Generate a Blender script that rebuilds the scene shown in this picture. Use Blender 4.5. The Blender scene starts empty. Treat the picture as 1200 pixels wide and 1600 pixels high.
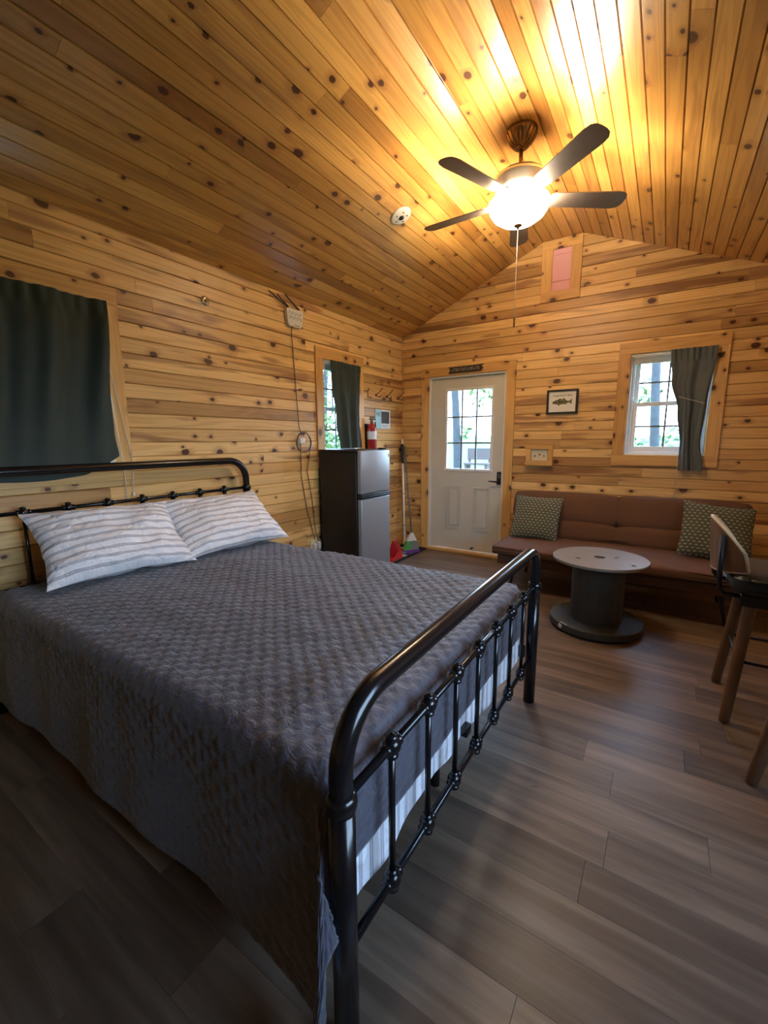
import bpy, bmesh, math, random
from mathutils import Vector, Matrix, noise
rnd = random.Random(7)
PI = math.pi
C = bpy.context.scene.collection
sin, cos = math.sin, math.cos

# ------------------------------------------------------------------ room numbers
H = 2.519; XL = 1.585; ZF = 3.197; XR = 1.945      # eave height, flat strip of the ceiling
KL = (ZF - H) / XL; KR = 0.41
W = 3.9; YF = -7.4                                 # right wall, front wall
def roof(x):
    return H + KL * x if x < XL else (ZF if x <= XR else ZF - KR * (x - XR))

# ------------------------------------------------------------------ node helpers
class NT:
    def __init__(s, name):
        s.m = bpy.data.materials.new(name); s.m.use_nodes = True
        s.t = s.m.node_tree; s.n = s.t.nodes
        s.bsdf = s.n['Principled BSDF']; s.out = s.n['Material Output']
    def node(s, kind, **kw):
        x = s.n.new(kind)
        for k, v in kw.items(): setattr(x, k, v)
        return x
    def set(s, sock, val):
        if isinstance(val, bpy.types.NodeSocket): s.t.links.new(val, sock)
        elif val is not None:
            if isinstance(val, (tuple, list)) and len(val) == 3 and sock.type == 'RGBA': val = (*val, 1)
            sock.default_value = val
    def math(s, op, a, b=None, c=None, clamp=False):
        x = s.node('ShaderNodeMath', operation=op); x.use_clamp = clamp
        s.set(x.inputs[0], a)
        if b is not None: s.set(x.inputs[1], b)
        if c is not None: s.set(x.inputs[2], c)
        return x.outputs[0]
    def mix(s, f, a, b, mode='MIX'):
        x = s.node('ShaderNodeMix', data_type='RGBA', blend_type=mode)
        s.set(x.inputs[0], f); s.set(x.inputs[6], a); s.set(x.inputs[7], b)
        return x.outputs[2]
    def ramp(s, f, stops):
        x = s.node('ShaderNodeValToRGB'); e = x.color_ramp.elements
        while len(e) < len(stops): e.new(0.5)
        for i, (p, c) in enumerate(stops):
            e[i].position = p; e[i].color = (*c, 1) if not isinstance(c, float) else (c, c, c, 1)
        s.set(x.inputs[0], f); return x.outputs[0]
    def smooth(s, f, a, b, lo=0.0, hi=1.0):
        x = s.node('ShaderNodeMapRange', interpolation_type='SMOOTHSTEP')
        s.set(x.inputs[0], f); s.set(x.inputs[1], a); s.set(x.inputs[2], b); s.set(x.inputs[3], lo); s.set(x.inputs[4], hi)
        return x.outputs[0]
    def scale(s, vec, sc, off=None):
        x = s.node('ShaderNodeMapping'); s.set(x.inputs[0], vec); x.inputs['Scale'].default_value = sc
        if off is not None: s.set(x.inputs['Location'], off)
        return x.outputs[0]
    def noise(s, vec, sc=1.0, det=2.0, rough=.5, dist=0.0):
        x = s.node('ShaderNodeTexNoise'); s.set(x.inputs['Vector'], vec)
        x.inputs['Scale'].default_value = sc; x.inputs['Detail'].default_value = det
        x.inputs['Roughness'].default_value = rough; x.inputs['Distortion'].default_value = dist
        return x.outputs['Fac']
    def bump(s, h, st=.3, dist=.01):
        x = s.node('ShaderNodeBump'); x.inputs['Strength'].default_value = st; x.inputs['Distance'].default_value = dist
        s.set(x.inputs['Height'], h); s.t.links.new(x.outputs[0], s.bsdf.inputs['Normal'])
    def p(s, **kw):
        for k, v in kw.items(): s.set(s.bsdf.inputs[k.replace('_', ' ')], v)
    def uv(s): return s.node('ShaderNodeTexCoord').outputs['UV']
    def obj(s): return s.node('ShaderNodeTexCoord').outputs['Object']
    def island(s): return s.node('ShaderNodeNewGeometry').outputs['Random Per Island']

def plain(name, col, rough=.5, metal=0.0, **kw):
    m = NT(name); m.p(Base_Color=col, Roughness=rough, Metallic=metal, **kw)
    return m.m
def speckled(name, a, b, sc=60, rough=.7, bump=.1, metal=0.0, det=3):
    m = NT(name); n = m.noise(m.obj(), sc, det)
    m.p(Base_Color=m.mix(n, a, b), Roughness=rough, Metallic=metal)
    if bump: m.bump(n, bump, .004)
    return m.m

def pine(name, light, dark, rough=.3, heart=1.0, coat=.0, knots=True):
    m = NT(name); uv = m.uv(); isl = m.island()
    lo = m.node('ShaderNodeSeparateXYZ'); m.set(lo.inputs[0], uv)
    warp = m.noise(m.scale(uv, (2.2, 9, 1)), 1, 2)
    # knots, in cells about 14 x 9 cm
    vor = m.node('ShaderNodeTexVoronoi', voronoi_dimensions='2D', feature='F1')
    wob = m.noise(m.scale(uv, (60, 60, 1)), 1, 2)
    kv = m.node('ShaderNodeVectorMath', operation='ADD'); m.set(kv.inputs[0], m.scale(uv, (7.5, 10.5, 1)))
    kw = m.node('ShaderNodeCombineXYZ'); m.set(kw.inputs[0], m.math('MULTIPLY', wob, .12)); m.set(kw.inputs[1], m.math('MULTIPLY', warp, .12))
    m.set(kv.inputs[1], kw.outputs[0]); m.set(vor.inputs['Vector'], kv.outputs[0]); vor.inputs['Scale'].default_value = 1
    sp = m.node('ShaderNodeSeparateColor'); m.set(sp.inputs[0], vor.outputs['Color'])
    on = m.math('GREATER_THAN', sp.outputs[0], .81)
    rad = m.math('MULTIPLY_ADD', m.math('POWER', sp.outputs[1], 2.0), .20, .075)
    d = m.math('DIVIDE', vor.outputs['Distance'], rad)
    core = m.math('MULTIPLY', m.smooth(d, .75, 1.15, 1, 0), on)
    halo = m.math('MULTIPLY', m.smooth(d, .8, 3.2, 1, 0), on)
    # long grain, bent around the knots
    bent = m.math('ADD', lo.outputs[1], m.math('MULTIPLY', halo, .012))
    bent = m.math('ADD', bent, m.math('MULTIPLY', warp, .02))
    cb = m.node('ShaderNodeCombineXYZ'); m.set(cb.inputs[0], lo.outputs[0]); m.set(cb.inputs[1], bent)
    fine = m.noise(m.scale(cb.outputs[0], (2.5, 120, 1)), 1, 3, .6)
    rings = m.math('SINE', m.math('MULTIPLY', m.noise(m.scale(cb.outputs[0], (.55, 13, 1)), 1, 1), 42))
    rings = m.smooth(rings, -.2, 1, 0, 1)
    tone = m.math('ADD', m.math('MULTIPLY', fine, .55), m.math('MULTIPLY', rings, .22))
    base = m.mix(m.smooth(tone, .15, .75), light, dark)
    st = m.noise(m.scale(uv, (.75, 6.0, 1)), 1, 3, .6, .3)
    hb = m.math('MULTIPLY', m.smooth(st, .55, .64), heart)
    base = m.mix(m.math('MULTIPLY', hb, .60), base, (.27, .115, .045))
    bd = m.ramp(isl, [(0, (.60, .50, .42)), (.22, (.88, .82, .74)), (.6, (1.03, 1.0, .97)), (1, (1.22, 1.24, 1.25))])
    base = m.mix(1.0, base, bd, 'MULTIPLY')
    if knots:
        base = m.mix(m.math('MULTIPLY', halo, .45), base, (.28, .09, .02))
        base = m.mix(core, base, m.mix(fine, (.035, .010, .004), (.13, .04, .012)))
    m.p(Base_Color=base, Roughness=m.math('MULTIPLY_ADD', fine, .16, rough))
    if coat: m.p(Coat_Weight=coat, Coat_Roughness=.16)
    m.bump(m.math('ADD', fine, m.math('MULTIPLY', core, -.6)), .12, .003)
    return m.m

def flooring():
    m = NT('vinyl_planks'); uv = m.uv(); isl = m.island()
    f1 = m.noise(m.scale(uv, (1.4, 20, 1)), 1, 4, .6, .4)
    f2 = m.noise(m.scale(uv, (5, 140, 1)), 1, 2)
    f3 = m.noise(m.scale(uv, (1.0, 5, 1)), 1, 3)
    t = m.math('ADD', m.math('MULTIPLY', f1, .6), m.math('MULTIPLY', f3, .5))
    base = m.ramp(t, [(.28, (.054, .037, .025)), (.5, (.112, .080, .056)), (.72, (.225, .168, .120))])
    bd = m.ramp(isl, [(0, (.74, .72, .71)), (.5, (1., .96, .92)), (1, (1.28, 1.2, 1.12))])
    base = m.mix(1.0, base, bd, 'MULTIPLY')
    sp = m.noise(m.scale(uv, (9, 28, 1)), 1, 2)
    base = m.mix(m.smooth(sp, .74, .80, 0, .7), base, (.04, .027, .02))
    m.p(Base_Color=base, Roughness=m.math('MULTIPLY_ADD', f1, .14, .33))
    m.p(Specular_IOR_Level=.5)
    m.bump(f2, .06, .002)
    return m.m

def glass():
    m = NT('window_glass'); n = m.n; n.remove(m.bsdf)
    tr = m.node('ShaderNodeBsdfTransparent'); tr.inputs[0].default_value = (.95, .97, .97, 1)
    gl = m.node('ShaderNodeBsdfGlossy'); gl.inputs['Roughness'].default_value = .03
    fr = m.node('ShaderNodeFresnel'); fr.inputs[0].default_value = 1.45
    mx = m.node('ShaderNodeMixShader')
    ge = m.node('ShaderNodeNewGeometry'); m.set(mx.inputs[0], m.math('MULTIPLY', fr.outputs[0], m.math('SUBTRACT', 1.0, ge.outputs['Backfacing']))); m.set(mx.inputs[1], tr.outputs[0]); m.set(mx.inputs[2], gl.outputs[0])
    m.t.links.new(mx.outputs[0], m.out.inputs[0]); return m.m

def stripes_cloth():
    m = NT('striped_cotton'); uv = m.uv()
    lo = m.node('ShaderNodeSeparateXYZ'); m.set(lo.inputs[0], uv)
    ph = m.math('FRACT', m.math('MULTIPLY', lo.outputs[1], 1 / .044))
    ln = m.smooth(m.math('ABSOLUTE', m.math('SUBTRACT', ph, .5)), .12, .2, 1, 0)
    th = m.smooth(m.math('ABSOLUTE', m.math('SUBTRACT', ph, .5)), .04, .07, 0, 1)
    f = m.math('MULTIPLY', ln, m.math('MULTIPLY_ADD', th, .45, .5))
    m.p(Base_Color=m.mix(f, (.86, .86, .88), (.40, .39, .43)), Roughness=.85)
    m.bump(m.noise(m.scale(uv, (14, 20, 1)), 1, 3, .5, 1.0), .65, .03); return m.m

def leafy_cloth():
    m = NT('olive_woven_cloth'); uv = m.uv()
    lo = m.node('ShaderNodeSeparateXYZ'); m.set(lo.inputs[0], uv)
    row = m.math('MULTIPLY', lo.outputs[1], 1 / .026); fl = m.math('FLOOR', row)
    sh = m.math('MULTIPLY', m.math('MODULO', fl, 2.0), .5)
    cu = m.math('SUBTRACT', m.math('FRACT', m.math('ADD', m.math('MULTIPLY', lo.outputs[0], 1 / .036), sh)), .5)
    cv = m.math('SUBTRACT', m.math('FRACT', row), .5)
    a = m.math('ADD', m.math('ABSOLUTE', m.math('MULTIPLY', cu, .85)), m.math('ABSOLUTE', m.math('MULTIPLY', cv, 1.3)))
    f = m.smooth(a, .24, .34, 1, 0)
    w = m.noise(m.scale(uv, (300, 300, 1)), 1, 1)
    m.p(Base_Color=m.mix(f, (.085, .09, .055), (.40, .37, .25)), Roughness=.9)
    m.bump(w, .2, .003); return m.m

def quilt_mat():
    m = NT('quilted_charcoal_cloth'); uv = m.uv()
    n1 = m.noise(m.scale(uv, (34, 60, 1)), 1, 3, .6, .8)
    n2 = m.noise(m.scale(uv, (5, 5, 1)), 1, 2)
    m.p(Base_Color=m.mix(n2, (.062, .061, .084), (.092, .089, .112)), Roughness=.6,
        Sheen_Weight=.35, Sheen_Roughness=.45)
    m.bump(n1, .55, .012); return m.m

M = {}
M['wall'] = pine('knotty_pine_wall', (.76, .51, .21), (.58, .34, .115), .34, heart=1.25)
M['ceil'] = pine('varnished_pine_ceiling', (.65, .37, .105), (.48, .248, .062), .24, coat=.2, heart=.7)
M['trim'] = pine('pine_trim', (.66, .40, .14), (.54, .29, .085), .34, heart=.3)
M['floor'] = flooring()
M['white'] = speckled('white_vinyl', (.74, .74, .70), (.80, .80, .77), 30, .4, 0)
M['door'] = speckled('cream_door_paint', (.60, .59, .52), (.66, .65, .58), 8, .42, .04)
M['muntin'] = plain('grey_grid', (.16, .18, .19), .4)
M['glass'] = glass()
M['black_metal'] = plain('black_enamel', (.006, .006, .007), .2, 0.0, Specular_IOR_Level=.5)
M['matte_black'] = speckled('matte_black', (.008, .008, .008), (.014, .014, .014), 200, .5, .05)
M['rubber'] = plain('black_rubber', (.010, .010, .011), .7)
M['quilt'] = quilt_mat()
M['stripe'] = stripes_cloth()
M['olive'] = leafy_cloth()
M['mattress'] = speckled('mattress_ticking', (.6, .6, .6), (.7, .7, .7), 120, .8, .1)
M['curtain'] = speckled('dark_green_cloth', (.022, .034, .027), (.040, .056, .046), 260, .75, .25)
M['curtain_backlit'] = speckled('backlit_green_cloth', (.075, .094, .098), (.115, .138, .142), 260, .75, .25)  # green curtain cloth, daylight through it put into the paler colour
M['sofa'] = speckled('rust_brown_fabric', (.10, .044, .020), (.155, .070, .034), 190, .85, .25)
M['steel'] = None
m = NT('brushed_steel'); n = m.noise(m.scale(m.obj(), (40, 40, 900)), 1, 2)
m.p(Base_Color=m.mix(n, (.30, .33, .37), (.38, .41, .45)), Metallic=.35, Roughness=m.math('MULTIPLY_ADD', n, .1, .30)); M['steel'] = m.m
M['spool_top'] = None
m = NT('weathered_plywood'); n = m.noise(m.scale(m.obj(), (5, 34, 5)), 1, 4, .6, .4); n2 = m.noise(m.obj(), 9, 3)
m.p(Base_Color=m.mix(m.math('MULTIPLY', n2, .5), m.mix(n, (.20, .19, .165), (.33, .31, .27)), (.15, .15, .16)), Roughness=.42); m.bump(n, .15, .003); M['spool_top'] = m.m
m = NT('weathered_spool_wood'); n = m.noise(m.scale(m.obj(), (30, 30, 3)), 1, 4, .6)
m.p(Base_Color=m.mix(n, (.036, .036, .029), (.08, .077, .06)), Roughness=.75); m.bump(n, .3, .004); M['spool'] = m.m
m = NT('walnut_wood'); n = m.noise(m.scale(m.obj(), (40, 40, 5)), 1, 4, .6)
m.p(Base_Color=m.mix(n, (.13, .065, .028), (.24, .125, .055)), Roughness=.4); M['walnut'] = m.m
m = NT('dark_blade_wood'); n = m.noise(m.scale(m.obj(), (14, 14, 14)), 1, 4, .6)
m.p(Base_Color=m.mix(n, (.10, .075, .062), (.17, .13, .11)), Roughness=.38); M['blade'] = m.m
M['ply_edge'] = plain('pale_plywood', (.62, .47, .30), .45)
M['leather'] = speckled('dark_leather', (.018, .024, .022), (.034, .042, .039), 90, .38, .2)
M['bronze'] = speckled('antique_bronze', (.16, .10, .055), (.26, .17, .10), 40, .28, .05, .9)
M['nickel'] = speckled('brushed_nickel', (.52, .47, .40), (.62, .57, .5), 40, .3, .03, .9)
M['chrome'] = plain('chrome', (.8, .8, .8), .12, 1.0)
m = NT('frosted_glass_bowl'); m.p(Base_Color=(.9, .88, .82), Roughness=.3, Emission_Color=(1, .82, .58), Emission_Strength=42.0); M['bowl'] = m.m
M['plastic'] = plain('white_plastic', (.72, .71, .66), .4)
M['ivory'] = plain('ivory_plastic', (.70, .64, .44), .4)
M['dark_wood'] = speckled('dark_stained_wood', (.030, .019, .013), (.06, .04, .028), 60, .6, .2)
M['paint_pale'] = plain('pale_paint', (.45, .42, .40), .7)
M['paper'] = plain('cream_paper', (.80, .79, .74), .7)
M['ink'] = plain('dark_ink', (.02, .02, .018), .7)
m = NT('fish_print'); n = m.noise(m.obj(), 90, 3); n2 = m.node('ShaderNodeSeparateXYZ'); m.set(n2.inputs[0], m.obj())
m.p(Base_Color=m.mix(m.smooth(n, .4, .62), (.05, .055, .018), (.26, .25, .09)), Roughness=.7); M['fish'] = m.m
M['sky_blue'] = plain('light_blue_card', (.36, .66, .78), .5)
M['card'] = plain('white_card', (.82, .84, .86), .5)
M['photo_dark'] = speckled('dark_photo', (.012, .012, .016), (.10, .09, .10), 22, .4, 0)
M['red'] = plain('red_enamel', (.38, .012, .012), .3, 0.0, Coat_Weight=.4)
M['red_plastic'] = plain('red_plastic', (.50, .02, .025), .4)
M['green'] = plain('green_plastic', (.10, .36, .10), .5)
M['grey'] = plain('grey_plastic', (.20, .22, .23), .5)
M['grey_green'] = plain('grey_green_paint', (.14, .17, .14), .5)
M['purple'] = speckled('purple_bristle', (.10, .02, .20), (.2, .06, .34), 200, .8, .3)
M['pink'] = speckled('pink_foam', (.78, .40, .46), (.84, .48, .53), 50, .8, .1)
M['cord_white'] = plain('white_cord', (.75, .73, .68), .7)
M['cord_black'] = plain('black_cord', (.02, .018, .016), .5)
M['grass'] = speckled('grass', (.030, .065, .014), (.06, .12, .028), 3, .9, .3, det=6)
M['bark'] = speckled('bark', (.022, .026, .030), (.05, .055, .06), 14, .9, .5)
M['leaf'] = speckled('leaves', (.045, .095, .018), (.10, .18, .04), 4, .7, 0)
M['slate'] = plain('weathered_timber', (.06, .045, .04), .8)

# ------------------------------------------------------------------ mesh helpers
class MB:
    def __init__(s): s.v = []; s.f = []; s.uv = []; s.sm = []
    def add(s, vs, fs, uvs=None, smooth=False):
        b = len(s.v); s.v += [Vector(v) for v in vs]
        for i, f in enumerate(fs):
            s.f.append([b + k for k in f]); s.sm.append(smooth)
            s.uv.append([uvs[k] for k in f] if uvs else None)
        return s
    def box(s, a, b, uvs=None):
        x0, y0, z0 = a; x1, y1, z1 = b
        v = [(x0, y0, z0), (x1, y0, z0), (x1, y1, z0), (x0, y1, z0), (x0, y0, z1), (x1, y0, z1), (x1, y1, z1), (x0, y1, z1)]
        return s.add(v, [(0, 3, 2, 1), (4, 5, 6, 7), (0, 1, 5, 4), (1, 2, 6, 5), (2, 3, 7, 6), (3, 0, 4, 7)])
    def rbox(s, a, b, r=.01, seg=2, mat=None, puff=0.0, smooth=True):
        bm = bmesh.new(); bmesh.ops.create_cube(bm, size=1)
        c = [(a[i] + b[i]) / 2 for i in range(3)]; d = [b[i] - a[i] for i in range(3)]
        for v in bm.verts: v.co = Vector([v.co[i] * d[i] for i in range(3)])
        if puff:
            bmesh.ops.subdivide_edges(bm, edges=bm.edges[:], cuts=7, use_grid_fill=True)
            for v in bm.verts:
                q = [max(-1, min(1, 2 * v.co[i] / d[i])) for i in range(3)]
                for i in range(3):
                    j, k = (i + 1) % 3, (i + 2) % 3
                    v.co[i] += q[i] * puff * (1 - q[j] ** 4) * (1 - q[k] ** 4)
            ed = [e for e in bm.edges if len(e.link_faces) == 2 and e.link_faces[0].normal.dot(e.link_faces[1].normal) < .5]
            bm.normal_update()
            ed = [e for e in bm.edges if e.calc_face_angle(0) > .8]
        else: ed = bm.edges[:]
        bmesh.ops.bevel(bm, geom=ed, offset=r, segments=seg, profile=.5, affect='EDGES')
        bm.verts.ensure_lookup_table()
        vs = []
        for v in bm.verts:
            q = v.co + Vector(c) if mat is None else mat @ (v.co + Vector(c))
            vs.append(q)
        s.add(vs, [[v.index for v in f.verts] for f in bm.faces], None, smooth); bm.free(); return s
    def tube(s, pts, r, n=12, closed=False, smooth=True, cap=True):
        P = [Vector(p) for p in pts]; k = len(P); R = r if isinstance(r, (list, tuple)) else [r] * k
        T = []
        for i in range(k):
            if closed: t = P[(i + 1) % k] - P[i - 1]
            else: t = P[min(i + 1, k - 1)] - P[max(i - 1, 0)]
            T.append(t.normalized())
        up = Vector((0, 0, 1)) if abs(T[0].z) < .9 else Vector((1, 0, 0))
        N = (up - T[0] * up.dot(T[0])).normalized(); vs = []; fs = []
        for i in range(k):
            N = (N - T[i] * N.dot(T[i])).normalized(); B = T[i].cross(N)
            for j in range(n):
                a = 2 * PI * j / n; vs.append(P[i] + (N * cos(a) + B * sin(a)) * R[i])
        for i in range(k if closed else k - 1):
            i2 = (i + 1) % k
            for j in range(n):
                j2 = (j + 1) % n; fs.append((i * n + j, i * n + j2, i2 * n + j2, i2 * n + j))
        s.add(vs, fs, None, smooth)
        if cap and not closed:
            b = len(s.v) - k * n
            for f in ([b + j for j in range(n)][::-1], [b + (k - 1) * n + j for j in range(n)]):
                s.f.append(f); s.sm.append(False); s.uv.append(None)
        return s
    def lathe(s, prof, c=(0, 0, 0), n=32, axis='z', smooth=True, mat=None):
        vs = []; fs = []; k = len(prof); c = Vector(c)
        for (r, h) in prof:
            for j in range(n):
                a = 2 * PI * j / n; q = Vector((r * cos(a), r * sin(a), h))
                if axis == 'x': q = Vector((q.z, q.x, q.y))
                elif axis == 'y': q = Vector((q.x, -q.z, q.y))
                if mat is not None: q = mat @ q
                vs.append(q + c)
        for i in range(k - 1):
            for j in range(n):
                j2 = (j + 1) % n; fs.append((i * n + j, i * n + j2, (i + 1) * n + j2, (i + 1) * n + j))
        return s.add(vs, fs, None, smooth)
    def ball(s, c, r, n=12, m=8, sc=(1, 1, 1)):
        prof = [(max(1e-4, r * sin(PI * i / m)), -r * cos(PI * i / m)) for i in range(m + 1)]
        vs = []; fs = []
        for (q, h) in prof:
            for j in range(n):
                a = 2 * PI * j / n; vs.append((c[0] + sc[0] * q * cos(a), c[1] + sc[1] * q * sin(a), c[2] + sc[2] * h))
        for i in range(m):
            for j in range(n):
                j2 = (j + 1) % n; fs.append((i * n + j, i * n + j2, (i + 1) * n + j2, (i + 1) * n + j))
        return s.add(vs, fs, None, True)
    def prism(s, poly, off, smooth=False):
        """poly: planar 3-d points, off: extrusion vector"""
        k = len(poly); o = Vector(off); P = [Vector(p) for p in poly]
        vs = P + [p + o for p in P]
        fs = [list(range(k))[::-1], [k + i for i in range(k)]] + [(i, (i + 1) % k, k + (i + 1) % k, k + i) for i in range(k)]
        return s.add(vs, fs, None, smooth)
    def grid(s, fn, nu, nv, smooth=True, uvf=None):
        vs = []; uvs = []
        for i in range(nu + 1):
            for j in range(nv + 1):
                vs.append(fn(i / nu, j / nv)); uvs.append(uvf(i / nu, j / nv) if uvf else (i / nu, j / nv))
        fs = [(i * (nv + 1) + j, (i + 1) * (nv + 1) + j, (i + 1) * (nv + 1) + j + 1, i * (nv + 1) + j + 1) for i in range(nu) for j in range(nv)]
        return s.add(vs, fs, uvs, smooth)
    def board(s, P0, u, v, n, u0, u1, w, T, c=.005, sh0=0.0, sh1=0.0):
        """one board: starts at P0 + u*u0, runs to u1, w wide along v, its face T out along n; sh: end shear over the width"""
        P0, u, v, n = Vector(P0), Vector(u), Vector(v), Vector(n)
        cw = c if c < .004 else .0045; cd = c if c < .004 else .010
        prof = [(0, 0), (0, T - cd), (cw, T), (w - cw, T), (w, T - cd), (w, 0)]
        ou, ov = rnd.uniform(0, 40), rnd.uniform(0, 40)
        vs = []; uvs = []
        for ua, sh in ((u0, sh0), (u1, sh1)):
            for (b, h) in prof:
                q = ua + sh * b / w
                vs.append(P0 + u * q + v * b + n * h); uvs.append((q + ou, b + ov))
        k = len(prof); e = 1 if u.cross(v).dot(n) > 0 else -1
        fs = [list(range(k)), [k + i for i in range(k)][::-1]] + [(i, k + i, k + (i + 1) % k, (i + 1) % k) for i in range(k)]
        if e < 0: fs = [f[::-1] for f in fs]
        fs = [list(f)[::-1] for f in fs]
        return s.add(vs, fs, uvs)
    def build(s, name, mat, parent=None, loc=None, **tags):
        me = bpy.data.meshes.new(name)
        o = Vector(loc) if loc is not None else (parent_origin(parent) if parent else Vector((0, 0, 0)))
        me.from_pydata([tuple(v - o) for v in s.v], [], s.f)
        if any(u is not None for u in s.uv):
            l = me.uv_layers.new(name='UVMap'); i = 0
            for u in s.uv:
                pass
            for poly, u in zip(me.polygons, s.uv):
                for k, li in enumerate(poly.loop_indices):
                    l.data[li].uv = u[k] if u else (0, 0)
        for poly, sm in zip(me.polygons, s.sm): poly.use_smooth = sm
        me.materials.append(M[mat] if isinstance(mat, str) else mat)
        me.update()
        ob = bpy.data.objects.new(name, me); C.objects.link(ob)
        if parent: ob.parent = parent
        elif loc is not None: ob.location = o
        for k, val in tags.items(): ob[k] = val
        return ob
def parent_origin(o):
    p = Vector(o.location)
    while o.parent: o = o.parent; p += Vector(o.location)
    return p
def thing(name, loc, label, cat, group=None):
    o = bpy.data.objects.new(name, None); C.objects.link(o); o.location = loc; o.empty_display_size = .05
    o['label'] = label; o['category'] = cat
    if group: o['group'] = group
    return o
def struct(name, loc):
    o = bpy.data.objects.new(name, None); C.objects.link(o); o.location = loc; o['kind'] = 'structure'; return o
def tag(o, label, cat, group=None):
    o['label'] = label; o['category'] = cat
    if group: o['group'] = group
    return o
def copy_tree(o, parent=None):
    c = o.copy(); C.objects.link(c); c.parent = parent
    for ch in o.children: copy_tree(ch, c)
    return c
def fix_normals(o):
    bm = bmesh.new(); bm.from_mesh(o.data); bmesh.ops.recalc_face_normals(bm, faces=bm.faces); bm.to_mesh(o.data); bm.free(); return o
def text(name, body, size, mat, P, ux, uy, parent, ext=.0006, shear=0.0, align='CENTER'):
    cu = bpy.data.curves.new(name, 'FONT'); cu.body = body; cu.size = size; cu.extrude = ext; cu.align_x = align; cu.shear = shear
    t = bpy.data.objects.new(name + '_curve', cu); C.objects.link(t)
    dg = bpy.context.evaluated_depsgraph_get(); me = bpy.data.meshes.new_from_object(t.evaluated_get(dg))
    bpy.data.objects.remove(t); me.name = name
    ux, uy = Vector(ux), Vector(uy); uz = ux.cross(uy); o = parent_origin(parent); P = Vector(P)
    for v in me.vertices: v.co = P + ux * v.co.x + uy * v.co.y + uz * v.co.z - o
    me.materials.clear(); me.materials.append(M[mat])
    ob = bpy.data.objects.new(name, me); C.objects.link(ob); ob.parent = parent; return ob
def arc(c, r, a0, a1, n, pl):
    """arc in plane pl ('yz' or 'xz' or 'xy')"""
    out = []
    for i in range(n + 1):
        a = a0 + (a1 - a0) * i / n; p, q = r * cos(a), r * sin(a)
        out.append({'yz': (c[0], c[1] + p, c[2] + q), 'xz': (c[0] + p, c[1], c[2] + q), 'xy': (c[0] + p, c[1] + q, c[2])}[pl])
    return out

# ------------------------------------------------------------------ walls, ceiling, floor
BW = .088; TK = .016
def split(a, b, lmin=1.2, lmax=3.4):
    out = []; x = a
    first = rnd.uniform(.3, lmax)
    e = a + first
    while e < b - .25:
        out.append((x, e)); x = e + .0012; e = x + rnd.uniform(lmin, lmax)
    out.append((x, b)); return out
def boarded(mb, P0, u, v, n, length, rows, openings, limit=None):
    """rows of boards; openings (u0,u1,v0,v1); limit(v)->(ua,ub) for gables"""
    for r in range(rows):
        v0, v1 = r * BW, (r + 1) * BW
        if limit:
            la, lb = limit(v0); ma, mb_ = limit(v1)
            if lb - la < .02: continue
            ma, mb_ = min(ma, lb), max(mb_, la)
            if mb_ < ma: ma = mb_ = (ma + mb_) / 2
        else: la, lb, ma, mb_ = 0, length, 0, length
        iv = [(la, lb)]
        for (a, b, c, d) in openings:
            if d > v0 + .001 and c < v1 - .001:
                nw = []
                for (p, q) in iv:
                    if b <= p or a >= q: nw.append((p, q)); continue
                    if a > p: nw.append((p, a))
                    if b < q: nw.append((b, q))
                iv = nw
        P = Vector(P0) + Vector(v) * v0
        for (p, q) in iv:
            for (s0, s1) in split(p, q):
                mb.board(P, u, v, n, s0, s1, BW, TK, .0055, (ma - la) if s0 == la else 0, (mb_ - lb) if s1 == lb else 0)
def slab(mb, fn, length, height, openings, d0, d1):
    """solid backing with exact holes; fn(u,v,d)->point"""
    us = sorted({0, length, *[o[0] for o in openings], *[o[1] for o in openings]})
    vs = sorted({0, height, *[o[2] for o in openings], *[o[3] for o in openings]})
    us = [x for x in us if 0 <= x <= length]; vs = [x for x in vs if 0 <= x <= height]
    for i in range(len(us) - 1):
        for j in range(len(vs) - 1):
            mu, mv = (us[i] + us[i + 1]) / 2, (vs[j] + vs[j + 1]) / 2
            if any(o[0] < mu < o[1] and o[2] < mv < o[3] for o in openings): continue
            c = [fn(a, b, d) for d in (d0, d1) for b in (vs[j], vs[j + 1]) for a in (us[i], us[i + 1])]
            mb.add(c, [(0, 1, 3, 2), (4, 6, 7, 5), (0, 4, 5, 1), (2, 3, 7, 6), (0, 2, 6, 4), (1, 5, 7, 3)])

# openings, in room coordinates
WIN1 = (-4.46, -3.35, 1.19, 2.09)      # left wall, over the bed: y0,y1,z0,z1
WIN2 = (-1.465, -.92, 1.17, 2.075)     # left wall, by the refrigerator
WIN3 = (2.414, 3.02, 1.175, 2.075)     # back wall
DOOR = (.355, 1.295, 0, 2.05)
WIN4 = (-4.6, -3.0, .95, 2.0)        # right wall

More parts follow.
